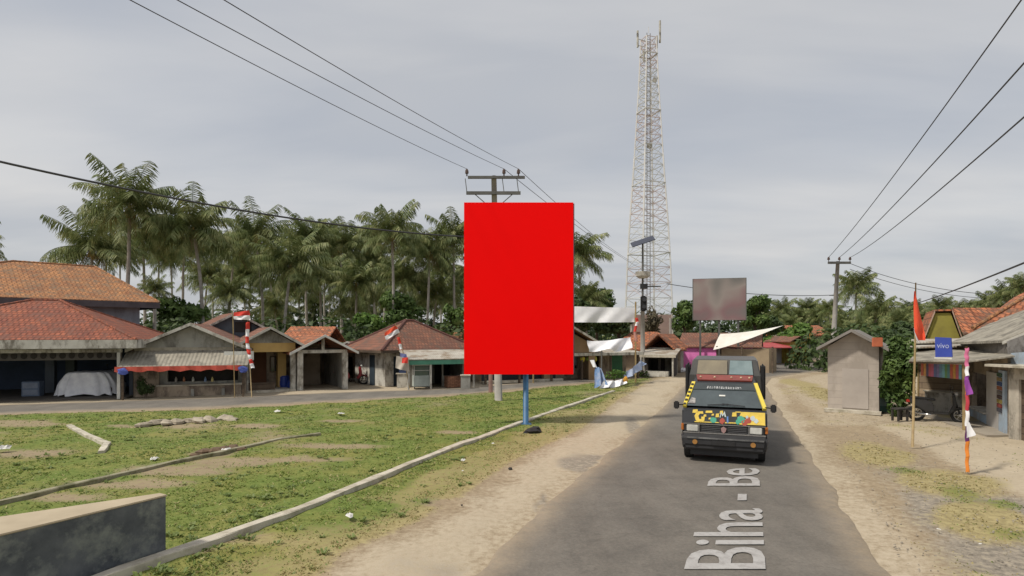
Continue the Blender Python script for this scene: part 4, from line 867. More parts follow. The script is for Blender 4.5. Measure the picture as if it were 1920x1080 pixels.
mb.build('red_trim', pm('faded_red_cloth', (.56, .10, .06), (.45, .07, .05), 3), t)
for x in (-.05, L+.02):
    mb = MB(); mb.ball((x, -1.42, zt-.18), .17, 8, 6, (1.2, .3, .8), .25); mb.build('rosette', pm('blue_rosette', (.10, .14, .50), None, 4), t)
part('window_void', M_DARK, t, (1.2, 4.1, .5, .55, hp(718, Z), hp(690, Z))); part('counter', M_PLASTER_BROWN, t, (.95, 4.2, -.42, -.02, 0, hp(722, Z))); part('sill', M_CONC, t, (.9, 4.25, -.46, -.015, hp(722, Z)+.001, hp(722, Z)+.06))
for x in (2.3, 3.5): part('counter_post', M_PLASTER, t, (x-.06, x+.06, -.50, -.422, 0, hp(728, Z)))
part('side_panel', M_PLASTER_BROWN, t, (.0, .95, -.14, -.03, .0, hp(694, Z))); part('side_panel', M_PLASTER_BROWN, t, (4.25, L, -.14, -.03, .0, hp(694, Z)))
part('white_panel', M_WHITE, t, (L-.85, L+.35, -.50, -.47, hp(676, Z), hp(659, Z)+.0))
for x in (-.1, L): part('awning_post', M_WOOD_DARK, t, (x-.04, x+.04, -1.30, -1.22, 0, hp(688, 24.6)))
p = at(375, 700, 25.6)
for i, (x, c) in enumerate([(330, (.5, .45, .4)), (345, (.5, .2, .1)), (362, (.6, .6, .55)), (385, (.2, .3, .5)), (398, (.6, .5, .2))]):
    q = at(x, 715, 25.72); mb = MB(); mb.tube([(0, 0, 0), (0, 0, .12), (0, 0, .16), (0, 0, .2)], [.05, .05, .025, .025], 8); o = mb.build('jar', pm('jar%d' % i, c, None, 4, .3), loc=(q.x, q.y+.0, hp(715, Z)+.0)); tag(o, 'one of the small jars standing in the dark stall window of the grey house', 'jar', 'jars in the stall window')

# house 4: dark blue-grey gable behind
Z = 31
t, L = frame('dark_gabled_house', 'dark blue grey gabled house behind the red and white flag', 'house', 385, 30.2, 492, 31.8)
e = hp(616, Z); zr = hp(586, Z); mb = MB(); walls(mb, 0, L, 0, 4, 0, e); gable_end(mb, .02, L-.02, 0, e, zr-.1); mb.build('wall', pm('blue_black_wall', (.12, .145, .17), (.08, .095, .115), 1.2), t)
mb = MB(); gable(mb, -.35, L+.35, -.4, 4.2, e-.1, zr); mb.build('roof', M_TILE_BROWN, t); barge(t, -.35, L+.35, -.41, e-.1, zr, M_WHITE_DIRTY, .12)
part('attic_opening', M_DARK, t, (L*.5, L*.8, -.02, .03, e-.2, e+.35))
# house 5: ochre porch house
Z = 27.2
t, L = frame('ochre_porch_house', 'house with a grey gable over an ochre beam and a deep shaded porch', 'house', 455, 26.8, 553, 27.9)
e = hp(643, Z); zr = hp(613, Z)
mb = MB(); gable(mb, -.35, L+.35, -.5, 5.2, e-.1, zr); mb.build('roof', M_TILE_BROWN, t); barge(t, -.35, L+.35, -.51, e-.1, zr, M_WHITE_DIRTY, .12)
mb = MB(); gable_end(mb, .05, L-.05, -.1, e+.0, zr-.12); mb.build('gable_wall', M_PLASTER, t)
part('beam', M_YELLOW, t, (0, L, -.12, .08, hp(660, Z), e-.001)); 
for x in (.12, L-.1): part('porch_post', M_WHITE_DIRTY, t, (x-.11, x+.11, -.12, .1, 0, hp(660, Z)-.001))
mb = MB(); walls(mb, 0, L, 1.7, 5, 0, e, openings=[(.5, 1.2, 0, 1.9)]); mb.build('wall', M_PLASTER_BROWN, t); part('ochre_wall', M_YELLOW, t, (L-.62, L-.24, 1.1, 1.69, 0, hp(662, Z)))
part('door', pm('brown_door', (.16, .07, .035), None, 2), t, (.5, 1.2, 1.76, 1.8, 0, 1.9)); window(t, 1.35, 1.8, 1.67, .8, 1.6, M_WOOD_DARK)
part('step', M_CONC, t, (0, L, -.3, 1.69, -.05, .1)); part('low_wall', M_WOOD_DARK, t, (.24, L-.9, -.08, .03, .1, .45))
# drums and small things in front
def drum(px, py, r, h, label, mat, group=None, cat='drum', name='plastic_drum'):
    g = G(px, py); t = thing(name, label, cat, (g.x, g.y, 0), random.uniform(0, 3), group)
    MB().tube([(0, 0, 0), (0, 0, .03), (0, 0, h*.3), (0, 0, h*.32), (0, 0, h*.65), (0, 0, h*.67), (0, 0, h*.96), (0, 0, h)], [r*.94, r, r, r*1.05, r*1.05, r, r, r*.9], 16).build('drum_body', mat, t, smooth=False)
    MB().tube([(0, 0, h+.002), (0, 0, h+.035)], [r*.8, r*.78], 14).build('lid', mat, t)
M_BLUED = pm('blue_plastic', (.03, .07, .36), (.02, .05, .26), 3, .4)
drum(533, 729, .26, .62, 'taller blue plastic drum against the porch post', M_BLUED, 'blue drums'); drum(547, 730, .22, .40, 'shorter blue plastic tub beside the tall drum', M_BLUED, 'blue drums')
drum(560, 724, .13, .28, 'small orange bucket next to the blue drums', pm('orange_plastic', (.6, .15, .05), None, 3, .5), None, 'bucket', 'orange_bucket')
# house 6: open garage
Z = 28.2
t, L = frame('open_garage', 'open fronted garage with a gable of white boards and orange tiles', 'garage', 558, 27.8, 650, 29.0)
e = hp(657, Z); zr = hp(628, Z); 
mb = MB(); gable(mb, -.45, L+.45, -.5, 6, e-.1, zr); mb.build('roof', M_TILE_BRIGHT, t); barge(t, -.45, L+.45, -.51, e-.1, zr, M_WHITE, .12)
mb = MB(); walls(mb, 0, L, .0, 5.8, 0, e-.12, front=False); mb.build('wall', M_PLASTER, t)
part('beam', M_WHITE_DIRTY, t, (0, L, -.1, .06, hp(662, Z), hp(656, Z))); part('king_post', M_WHITE_DIRTY, t, (L/2-.07, L/2+.07, -.1, -.02, hp(656, Z)+.002, zr-.15))
for x in (.1, L-.1): part('post', M_WHITE_DIRTY, t, (x-.13, x+.13, -.12, .08, 0, hp(662, Z)-.002))
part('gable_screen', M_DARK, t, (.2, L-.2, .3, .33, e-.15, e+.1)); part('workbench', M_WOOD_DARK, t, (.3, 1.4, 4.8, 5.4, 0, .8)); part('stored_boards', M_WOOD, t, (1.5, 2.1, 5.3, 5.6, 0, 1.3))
t, L = frame('tiled_side_roof_house', 'narrow house with patchy orange tiles between porch house and garage', 'house', 530, 31, 600, 31.2)
e = hp(640, 31); mb = MB(); walls(mb, 0, L, 0, 5, 0, e); mb.build('wall', M_PLASTER_BROWN, t); mb = MB(); mb.slab([(-.2, -.6, e-.05), (L+.4, -.6, e-.05), (L+.4, 2.4, hp(612, 33)), (-.2, 2.4, hp(612, 33))][::-1], .08); mb.slab([(-.2, 2.402, hp(612, 33)), (L+.4, 2.402, hp(612, 33)), (L+.4, 5.4, e-.05), (-.2, 5.4, e-.05)][::-1], .08); mb.build('roof', M_TILE_BRIGHT, t)
t, L = frame('small_dark_shed', 'small dark shed with a tiny pale gable squeezed beside the hip roofed house', 'shed', 640, 33, 668, 33)
e = hp(652, 33); mb = MB(); walls(mb, 0, L, 0, 3, 0, e, openings=[(.2, L-.2, 0, 1.4)]); mb.build('wall', M_WOOD_DARK, t); mb = MB(); gable(mb, -.3, L+.3, -.3, 3.2, e, hp(640, 33)); mb.build('roof', M_TILE_BROWN, t); barge(t, -.3, L+.3, -.31, e, hp(640, 33), M_WHITE_DIRTY, .1)
p = at(659, 690, 31); scooter((p.x, 31, 0), .4, 'small red scooter parked in the gap beside the open garage', body=pm('red_body', (.45, .04, .05), None, 3, .4))
p = G(697, 716); bench((p.x, p.y, 0), .1, 1.3, 'low bamboo bench standing on the sand before the hip roofed house', M_BAMBOO, 'bench', 'bamboo_bench', .35, .45)
p = G(648, 716); bench((p.x, p.y, 0), .1, .7, 'small dark crate table at the corner of the open garage', M_WOOD_DARK, 'table', 'crate_table', .38, .4)
def pot_plant(px, py, label, r=.18, h=.3, lr=14, mat=None, group='potted plants'):
    g = G(px, py); t = thing('potted_plant', label, 'potted plant', (g.x, g.y, 0), 0, group)
    MB().tube([(0, 0, 0), (0, 0, h), (0, 0, h+.03)], [r*.7, r, r*1.05], 12).build('pot', pm('dark_pot', (.06, .055, .05), None, 3), t)
    mb = MB(); rr = lr*g.y/F; leaf_cloud(mb, clumps_for(rr, rr, rr, 5, h+rr*.8), 160, .05); mb.build('foliage', mat or M_LEAF_D, t)
pot_plant(717, 716, 'dark potted shrub on the sand in front of the hip roofed house')
# house 7: brown hip roof, its corner turned to the road
t, L = frame('hip_roofed_house', 'house with a big weathered brown hip roof and whitewashed walls', 'house', 722, 30, 868, 33.5)
e = hp(656, 30); D7 = 3.1; mb = MB(); walls(mb, 0, L, 0, D7, 0, e-.03, openings=[(.5, 1.2, 0, e-.35), (1.7, 2.6, .7, e-.4)]); mb.build('wall', M_WHITE_DIRTY, t)
zr = hp(601, 32.8); mb = MB(); hip(mb, -.55, L+.6, -.6, D7+.7, e, zr, L/2-.3, L/2+.2, D7/2, D7/2, .12); mb.build('roof', M_TILE_BROWN, t)
ridge_caps([((L/2-.3, D7/2, zr), (L/2+.2, D7/2, zr)), ((L/2-.3, D7/2, zr), (-.55, -.6, e)), ((L/2+.2, D7/2, zr), (L+.6, -.6, e)), ((L/2-.3, D7/2, zr), (-.55, D7+.7, e))], t, pm('dark_ridge', (.12, .05, .04), None, 3), .16)
part('door', pm('dark_teal_door', (.03, .05, .07), None, 2), t, (.5, 1.2, .06, .1, 0, e-.35)); window(t, 1.7, 2.6, .06, .7, e-.4, M_WOOD_DARK)
part('side_door', MATS['dark_teal_door'], t, (-.03, -.002, 1.0, 1.5, 0, e-.3)); part('fascia', M_WOOD_DARK, t, (-.55, L+.6, -.63, -.602, e-.14, e-.02), (-.58, -.552, -.6, D7+.7, e-.14, e-.02))
t, L = frame('far_orange_roof_house', 'house behind with an orange roof at the edge of the red billboard', 'house', 815, 38, 930, 38.5)
e = hp(650, 38); mb = MB(); walls(mb, 0, L, 0, 6, 0, e); mb.build('wall', M_WHITE_DIRTY, t); mb = MB(); hip(mb, -.5, L+.5, -.5, 6.5, e, hp(617, 41), 1.8, L-1.8, 3, 3); mb.build('roof', M_TILE_ORANGE, t)
# house 9: food kiosk
Z = 29.4
t, L = frame('food_kiosk', 'roadside food kiosk with a pale awning, teal trim and a brown counter', 'kiosk', 762, 29.2, 872, 30.4)
za = hp(672, Z); mb = MB(); walls(mb, .1, L, 0, 3, 0, hp(664, Z), openings=[(1.05, 1.85, 0, hp(682, Z)), (1.9, L-.15, hp(706, Z), hp(682, Z))]); mb.build('wall', M_PLASTER, t)
mb = MB(); mb.slab([(-.2, -1.0, za), (L+.3, -1.0, za), (L+.3, .9, hp(656, 30.2)), (-.2, .9, hp(656, 30.2))][::-1], .04); mb.slab([(-.2, .902, hp(656, 30.2)), (L+.3, .902, hp(656, 30.2)), (L+.3, 3.2, hp(660, 32)), (-.2, 3.2, hp(660, 32))][::-1], .04); mb.build('awning', M_ZINC, t)
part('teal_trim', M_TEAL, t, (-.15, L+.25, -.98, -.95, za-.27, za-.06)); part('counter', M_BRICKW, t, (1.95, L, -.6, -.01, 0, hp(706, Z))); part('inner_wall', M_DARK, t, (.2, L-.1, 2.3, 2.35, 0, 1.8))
for x in (-.1, 1.0, L+.15): part('post', M_WHITE_DIRTY, t, (x-.04, x+.04, -.95, -.87, 0, za-.05))
q = frame('glass_food_cabinet', 'glazed white food cabinet standing in front of the kiosk', 'cabinet', 776, 28.6, 808, 28.9)[0]
part('base', pm('cabinet_white', (.42, .47, .44), None, 3), q, (0, .8, 0, .45, .12, .66), bevel=.01); part('cabinet_frame', M_WHITE, q, *[(x, x+.03, y, y+.03, .661, 1.15) for x in (0, .77) for y in (0, .42)], (0, .8, 0, .45, 1.151, 1.2), (.031, .769, .005, .025, .9, .92))
part('pane', pm('greenish_glass', (.10, .14, .12), None, 2, .1, spec=.8), q, (.03, .77, .012, .02, .662, .899), (.03, .77, .012, .02, .921, 1.15)); part('shelf', M_WHITE, q, (.03, .77, .03, .41, .89, .9)); 
for x in (.04, .76): part('leg', M_BLACKM, q, (x-.02, x+.02, .02, .06, 0, .119))
p = G(862, 728); t = thing('concrete_bin', 'square grey concrete bin under the corner of the red billboard', 'bin', G(873, 729), .1)
part('bin_body', M_PLASTER, t, (-.23, .23, 0, .4, 0, .62), bevel=.01); part('rim', M_CONC, t, (-.26, .26, -.03, .43, .621, .68), bevel=.01)
part_ = None
t = thing('plastered_counter', 'low pale counter wall beside the kiosk under the striped bunting', 'counter', G(737, 727), .12)
g = G(746, 727); t.location = (g.x, g.y, 0); part('counter_wall', M_WHITE_DIRTY, t, (-.05, .62, 0, .3, 0, .68)); part('counter_top', M_CONC, t, (-.1, .67, -.04, .34, .681, .73)); part('blue_box', M_BLUE_DARK, t, (.05, .55, .05, .28, .731, 1.0))
# house 10: shops right of the board
Z = 34
t, L = frame('ragged_gable_house', 'house with a ragged orange gable roof beside the red billboard', 'house', 1020, 33.5, 1116, 34.4)
e = hp(648, Z); mb = MB(); walls(mb, 0, L, 0, 7, 0, e, openings=[(.4, L-.4, 0, 1.6)]); gable_end(mb, .05, L-.05, 0, e, hp(618, Z)-.1); mb.build('wall', pm('tan_wall', (.36, .24, .14), (.27, .18, .10), 1.6), t)
X_ = lambda px: (px-1020)*Z/F
mb = MB(); gable(mb, -.4, L+.5, -.5, 7.2, e-.05, hp(613, Z)); mb.build('roof', M_TILE_ORANGE, t); barge(t, -.4, L+.5, -.51, e-.05, hp(613, Z), M_WHITE_DIRTY, .13)
t, L = frame('long_stall_row', 'long dark row of stalls under one pale awning behind the sagging banner', 'stall', 905, 31.6, 1196, 36.2)
za = hp(662, Z); mb = MB(); walls(mb, 0, L, 1.2, 4.5, 0, za+.1, openings=[(.5, 2.4, 0, 1.75), (3.0, 4.9, .0, 1.75), (5.3, 6.8, .6, 1.75), (7.3, 8.4, 0, 1.8)]); mb.build('wall', M_PLASTER_BROWN, t)
mb = MB(); mb.slab([(-.2, -.3, za-.02), (L+.2, -.3, za-.02), (L+.2, 4.8, za+.5), (-.2, 4.8, za+.5)][::-1], .04); mb.build('awning', M_ZINC, t); part('fascia', M_WHITE_DIRTY, t, (-.22, L+.22, -.34, -.302, za-.17, za+.0))
for i in range(6): x = .1+i*(L-.2)/5; part('post', M_WOOD_DARK, t, (x-.05, x+.05, -.2, -.1, 0, za-.06))
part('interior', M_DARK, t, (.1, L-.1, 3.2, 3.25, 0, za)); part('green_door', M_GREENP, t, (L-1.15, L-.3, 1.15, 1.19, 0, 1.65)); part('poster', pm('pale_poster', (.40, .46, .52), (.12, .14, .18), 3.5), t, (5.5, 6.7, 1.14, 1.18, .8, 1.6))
part('dark_shutter', pm('dark_shutter', (.03, .035, .045), None, 2), t, (.2, 4.9, .6, .64, 0, 1.5)); part('counter', M_CONC, t, (0, 5.0, -.1, .25, 0, .14))
for i, (x, c) in enumerate([(6.3, (.5, .42, .05)), (6.75, (.25, .35, .06)), (7.15, (.5, .45, .08))]): mb = MB(); mb.ball((x, -.1, za-.35), .16, 8, 6, (1, .8, 1.1), .2); mb.build('hanging_goods', pm('goods%d' % i, c, None, 4), t)
# orange roofs with kiosk beyond
t, L = frame('orange_roof_house', 'house with faded orange roof planes behind the lamp pole', 'house', 1150, 41.6, 1276, 40.6)
Z = 41; e = hp(655, Z); mb = MB(); walls(mb, 0, L, 0, 6, 0, e); mb.build('wall', M_PLASTER_BROWN, t); mb = MB(); hip(mb, -.4, L+.4, -.6, 6.5, e, hp(622, 43), 1.2, L-1.5, 3, 3); mb.build('roof', M_TILE_BRIGHT, t)
t, L = frame('tiled_gable_annex', 'annex with a small dark gable notch in its bright tiled roof', 'house', 1216, 39.6, 1258, 38.9); Z = 39
e = hp(652, Z); mb = MB(); walls(mb, 0, L, 0, 4, 0, e); mb.build('wall', M_PLASTER, t); mb = MB(); gable(mb, -.3, L+.3, -.5, 4.2, e-.05, hp(626, Z)); mb.build('roof', M_TILE_BRIGHT, t)
t, L = frame('zinc_roofed_stall', 'open stall with a pale flat awning between lamp pole and pink wall', 'stall', 1205, 37.2, 1262, 36.5); Z = 37
za = hp(665, Z); mb = MB(); walls(mb, .05, L-.05, .8, 2.6, 0, za, openings=[(.2, .85, .0, 1.1), (1.0, 1.75, .0, 1.1)]); mb.build('wall', M_DARK, t); mb = MB(); mb.slab([(-.15, -.3, za-.02), (L+.2, -.3, za-.02), (L+.2, 2.8, za+.35), (-.15, 2.8, za+.35)][::-1], .05); mb.build('awning', M_ZINC, t)
part('fascia', M_CONC, t, (-.15, L+.2, -.34, -.302, za-.16, za)); part('table', M_WHITE_DIRTY, t, (.1, L-.3, .1, .5, 0, .35))
for x in (0, L): part('post', M_WHITE_DIRTY, t, (x-.05, x+.05, -.2, -.1, 0, za-.06))
g = G(1257, 694); o = MB().tube([(0, 0, 0), (0, 0, 3.9)], [.12, .09], 8).build('concrete_post', M_POLE, loc=(g.x, g.y, 0)); tag(o, 'slim pale concrete post beside the pink wall', 'post')
t, L = frame('pink_walled_house', 'small house with a bright pink front wall beyond the shoulder', 'house', 1278, 45.0, 1420, 42.8); Z = 44
e = hp(650, Z); mb = MB(); walls(mb, 0, L, 0, 5, 0, e, openings=[(2.6, 3.4, 0, 1.6)]); mb.build('wall', M_PINK, t); mb = MB(); mb.slab([(-.3, -.2, e), (L+.3, -.2, e), (L+.3, 2.5, hp(624, 46)), (-.3, 2.5, hp(624, 46))][::-1], .08); mb.slab([(-.3, 2.502, hp(624, 46)), (L+.3, 2.502, hp(624, 46)), (L+.3, 5.4, e), (-.3, 5.4, e)][::-1], .08); mb.build('roof', M_TILE_BROWN, t)
part('door', M_WOOD_DARK, t, (2.6, 3.4, .06, .1, 0, 1.6)); window(t, 3.7, 4.7, -.03, .6, 1.4, M_WOOD_DARK); 
# small stuff at foot
g = G(1280, 697); o = MB().ball((0, 0, 0), .28, 8, 6, (1.5, .8, .55), .2).build('white_sack', M_WHITEC, loc=(g.x, g.y, .12)); tag(o, 'pale sack lying at the foot of the pink wall', 'sack')
# white plume-shaped canopy roof + tan base
t, L = frame('white_canopy_stall', 'stall with a sweeping white sheet canopy beyond the van', 'stall', 1345, 42, 1440, 40); Z = 40
mb = MB(); n = 14; vs = []; fs = []
for i in range(n+1):
    q = i/n; x = -.2+q*(L+.9); z = hp(626, Z)+(hp(610, Z)-hp(626, Z))*q**1.6
    for j in range(7): k = j/6; vs.append((x, -.3+k*1.7, z-(1.15-1.0*q)*(1-k)+.08*math.sin(k*math.pi)*(1-q)))
for i in range(n):
    for j in range(6): a = i*7+j; fs.append((a, a+7, a+8, a+1))
mb.add(vs, fs); mb.build('canopy', pm('white_sheet', (.74, .73, .68), (.60, .58, .52), 1, .8), t, smooth=True)
mb = MB(); walls(mb, .2, L, .3, 2.6, 0, hp(655, Z)); mb.build('wall', pm('tan_board_wall', (.36, .28, .18), (.28, .21, .14), 1.3), t)
for x in (.0, L*.5, L+.3): part('post', M_WOOD_DARK, t, (x-.05, x+.05, -.1, 0, 0, hp(650, Z)))
# big poster board (blurred in the photo: only its tones can be read)
def blotchy(key, cols, scale):
    m = bpy.data.materials.new(key); m.use_nodes = True; t = m.node_tree; n = t.nodes; l = t.links; b = n['Principled BSDF']; b.inputs['Roughness'].default_value = .6
    tcn = n.new('ShaderNodeTexCoord'); no = n.new('ShaderNodeTexNoise'); no.inputs['Scale'].default_value = scale; no.inputs['Detail'].default_value = 1.5; l.new(tcn.outputs['Object'], no.inputs['Vector'])
    rp = n.new('ShaderNodeValToRGB'); k = len(cols); rp.color_ramp.elements[0].position = .3; rp.color_ramp.elements[0].color = (*cols[0], 1); rp.color_ramp.elements[1].position = .7; rp.color_ramp.elements[1].color = (*cols[-1], 1)
    for i in range(1, k-1): e_ = rp.color_ramp.elements.new(.3+.4*i/(k-1)); e_.color = (*cols[i], 1)
    l.new(no.outputs['Fac'], rp.inputs[0]); l.new(rp.outputs[0], b.inputs['Base Color']); MATS[key] = m; return m
t, L = frame('poster_board', 'large faded maroon and grey poster board on posts above the van', 'billboard', 1300, 44, 1398, 43); Z = 43.3
zb, zt = hp(600, Z), hp(522, Z)
part('poster', blotchy('faded_poster', [(.15, .14, .135), (.21, .125, .13), (.27, .235, .215), (.15, .145, .135)], .38), t, (.0, L, -.06, 0, zb, zt)); part('frame', M_POLE_DARK, t, (-.06, L+.06, .001, .08, zt-.08, zt+.03), (-.06, L+.06, .001, .08, zb-.04, zb+.06), (-.06, 0, -.06, .08, zb, zt), (L, L+.06, -.06, .08, zb, zt))
for x in (.5, L/2, L-.5): part('post', M_POLE_DARK, t, (x-.07, x+.07, .082, .2, 0, zt-.1))
# far side of the bend
t, L = frame('red_awning_kiosk', 'far kiosk with a dull red awning at the bend of the road', 'kiosk', 1424, 53, 1482, 54); Z = 53.5
za = hp(651, Z); mb = MB(); mb.slab([(-.1, -1.2, za), (L+.1, -1.2, za), (L+.1, 1.8, hp(642, 55)), (-.1, 1.8, hp(642, 55))][::-1], .06); mb.build('awning', pm('dull_red_sheet', (.42, .07, .07), (.32, .05, .05), 2, .6), t)
mb = MB(); walls(mb, 0, L, .5, 2.5, 0, za, openings=[(.3, L*.65, .5, 1.5)]); mb.build('wall', pm('pale_kiosk_wall', (.42, .44, .45), (.33, .34, .35), 1.5), t); part('red_panel', M_REDC, t, (.2, 1.2, .44, .49, .9, 1.25)); part('olive_wall', M_OLIVE, t, (L-.55, L+.35, .2, .49, 0, 1.55))
for x in (0, L*.72, L+.3): part('post', M_DARK, t, (x-.05, x+.05, -1.0, -.9, 0, za-.06))
t, L = frame('dark_gate_house', 'dark olive gateway house half hidden under the bright green bush', 'house', 1482, 53.5, 1512, 54); 
mb = MB(); walls(mb, 0, L, 0, 3, 0, 2.0, openings=[(.7, L-.1, 0, 1.7)]); mb.build('wall', M_OLIVE, t); part('interior', M_DARK, t, (.1, L-.1, 1, 1.1, 0, 1.9)); mb = MB(); gable(mb, -.2, L+.2, -.2, 3.2, 2.0, 2.5); mb.build('roof', M_TILE_BROWN, t)
t, L = frame('far_orange_house', 'far house with a bright orange tiled roof and white barge board at the bend', 'house', 1496, 60, 1560, 60.5); e = hp(628, 60)
mb = MB(); walls(mb, 0, L, 0, 5, 0, e); mb.build('wall', M_WHITE_DIRTY, t); mb = MB(); mb.slab([(-.2, -.5, e), (L+.2, -.5, e), (L+.2, 2.5, hp(610, 63)), (-.2, 2.5, hp(610, 63))][::-1], .1); mb.slab([(-.2, 2.502, hp(610, 63)), (L+.2, 2.502, hp(610, 63)), (L+.2, 5.5, e), (-.2, 5.5, e)][::-1], .1); mb.build('roof', M_TILE_BRIGHT, t)
part('barge_board', M_WHITE, t, (-.3, -.21, -.5, 2.4, e-.05, e+.3))
c = at(1519, 632, 52); t = thing('diamond_sign', 'orange diamond warning sign on a thin post at the bend', 'road sign', (c.x, 52, 0))
mb = MB(); mb.slab([(0, 0, c.z-.36), (.36, 0, c.z), (0, 0, c.z+.36), (-.36, 0, c.z)], .02, (0, 1, 0)); mb.build('sign_plate', pm('orange_sign', (.85, .32, .02), None, 2, .4), t)
mb = MB(); mb.slab([(-.03, -.004, c.z-.16), (.03, -.004, c.z-.16), (.03, -.004, c.z+.05), (.14, -.004, c.z+.14), (.1, -.004, c.z+.18), (-.03, -.004, c.z+.07)], .003, (0, 1, 0)); mb.build('symbol', M_BLACKM, t); MB().tube([(0, .05, 0), (0, .05, c.z+.2)], .035, 8).build('post', M_POLE_DARK, t)
# blurred kiosk near the right verge
t, L = frame('verge_kiosk', 'pale grey kiosk with a dark gabled roof on the sandy verge beside the bush', 'kiosk', 1552, 20.6, 1648, 19.7); Z = 20
e = hp(650, Z); zr = hp(618, Z); mb = MB(); walls(mb, 0, L, 0, 1.8, 0, e); gable_end(mb, .02, L-.02, 0, e, zr-.08); mb.build('wall', pm('pinkish_grey_wall', (.46, .41, .36), (.38, .335, .295), 1.0, .9, .2, 'plank', ps=(2.4, .24), pc=.28, stain=((.33, .29, .25), 1.6, .4)), t)
mb = MB(); gable(mb, -.3, L+.3, -.35, 2.1, e-.06, zr); mb.build('roof', pm('dark_felt', (.22, .20, .18), (.16, .15, .135), 1.5), t); barge(t, -.3, L+.3, -.36, e-.06, zr, pm('grey_barge', (.25, .23, .21), None, 2), .1)
part('shutter', pm('kiosk_shutter', (.42, .375, .335), (.36, .32, .285), 1.5, .8), t, (.45, L-.3, -.025, -.002, .15, 1.5)); part('plinth', M_CONC, t, (-.08, L+.08, -.3, -.002, 0, .1))
g = at(1645, 642, 19.3); t = thing('orange_box_sign', 'small orange box sign hung at the kiosk eave', 'sign', (g.x, 19.3, g.z)); part('sign_box', pm('orange_box', (.60, .17, .08), None, 2), t, (-.16, .16, -.04, .04, -.14, .16), bevel=.01); part('bracket', M_POLE_DARK, t, (-.02, .02, .041, .45, .0, .04))
t = thing('drinks_cooler', 'dark teal drinks cooler beside the pale kiosk', 'cooler', G(1655, 775), .0); t.location.z = 0
part('cooler_body', pm('dark_teal', (.04, .10, .09), (.03, .07, .065), 2, .5), t, (-.3, .3, 0, .5, .03, 1.15), bevel=.02); part('door', pm('cooler_glass', (.16, .22, .22), None, 2, .2), t, (-.25, .25, -.02, -.001, .25, 1.05))

# ---------------------------------------------------------------- shop on the right
A_ = at(1808, 700, 20.0); B_ = at(1889, 700, 15.7)
t = thing('plank_shop', 'weathered shop with a plank lean-to, grey sheet roof, dark opening and pale blue front', 'shop', (A_.x, A_.y, 0), math.atan2(B_.y-A_.y, B_.x-A_.x)); L = math.hypot(B_.x-A_.x, B_.y-A_.y)
shop = t; bpy.context.view_layer.update(); inv = t.matrix_world.inverted()
def sl(px, py, Z): return inv @ at(px, py, Z)
def fx(px):
    k = (px-960)/F; dX, dZ = B_.x-A_.x, B_.y-A_.y; s_ = (k*A_.y-A_.x)/(dX-k*dZ); return s_*L, A_.y+dZ*s_
(xa, Za), (xb, Zb_), (xc, Zc2), (xd, Zd) = fx(1822), fx(1853), fx(1877), fx(1889)
zop = hp(700, 18.3); ztop_w = 2.15
mb = MB(); walls(mb, 0, L, 0, 5, 0, ztop_w, openings=[(xa, xb, .30, zop)]); mb.build('wall', M_PLASTER_BROWN, t)
part('plinth', M_LBLUE, t, (xa-.25, xb+.0, -.05, -.002, 0, .31)); part('counter_top', M_WHITE_DIRTY, t, (xa, xb, -.12, .35, .312, .36)); part('interior', M_DARK, t, (xa-.5, xb+.5, 1.6, 1.65, 0, 2.0)); part('shelf', M_WHITE_DIRTY, t, (xa+.1, xb-.1, .9, 1.3, .62, .67)); part('stored_box', M_PLASTER_BLUE, t, (xa+.4, xa+.8, .95, 1.2, .672, .85))
part('door_leaf', pm('pale_door', (.50, .48, .45), (.42, .40, .38), 1.2, .7), t, (xb+.02, xc, -.05, -.002, .02, hp(697, Zb_-.3)))
part('side_front', M_LBLUE, t, (xc+.002, xd, -.06, -.002, 0, hp(696, Zd)))
for i in range(9):
    c = [(.06, .12, .07), (.30, .22, .10), (.06, .10, .22), (.34, .12, .05), (.20, .18, .16), (.10, .06, .05), (.38, .30, .08), (.30, .06, .05), (.08, .08, .10)][i]; z = hp(699+i*8.2, Zc2); mb = MB(); mb.bb(xc-.06, xd-.22, -.085, -.062, z-.10, z); mb.build('sachet_strip', pm('sachets%d' % i, c, tuple(v*.5 for v in c), 14), t)
# plank lean-to facing the road junction
P1, P2 = sl(1722, 700, 20.6), sl(1812, 700, 19.7); P1.z = P2.z = 0
dd = (P2-P1).normalized(); nn = Vector((dd.y, -dd.x, 0)); up = Vector((0, 0, 1))
def lean(name, m, u0, u1, z0, z1, th, off=0.0):
    W_ = (P2-P1).length; a = P1+dd*u0*W_+nn*off; b = P1+dd*u1*W_+nn*off; MB().slab([a+up*z0, b+up*z0, b+up*z1, a+up*z1], th, -nn).build(name, m, t)
lean('plank_wall', M_WOOD, 0, 1, 0, 2.0, .06); lean('corner_post', M_BAMBOO, -.02, .01, 0, 2.0, .07, .03); lean('low_plaster', M_WHITE_DIRTY, .45, .98, 0, .75, .05, .055)
mb = MB(); mb.slab([sl(1722, 700, 20.7)*1, sl(1722, 650, 20.7), sl(1740, 650, 25), sl(1740, 700, 25)], .08, dd); mb.build('side_wall', M_WOOD_DARK, t)
mb = MB(); mb.slab([sl(1704, 676, 17.9), sl(1812, 677.5, 16.3), sl(1903, 667, 14.7), sl(1878, 656, 17.6), sl(1815, 655, 19.6), sl(1722, 657, 20.8)], .035); mb.build('canopy', M_ASBESTOS, t)
for px, Zp in ((1807, 16.5),): q = sl(px, 700, Zp); mb = MB(); mb.bb(q.x-.03, q.x+.03, q.y-.03, q.y+.03, 0, hp(677, Zp)-.04); mb.build('canopy_post', M_BAMBOO, t)
mb = MB(); mb.bar(sl(1706, 679, 17.95), sl(1812, 681, 16.35), .07); mb.build('canopy_beam', M_WOOD_DARK, t)
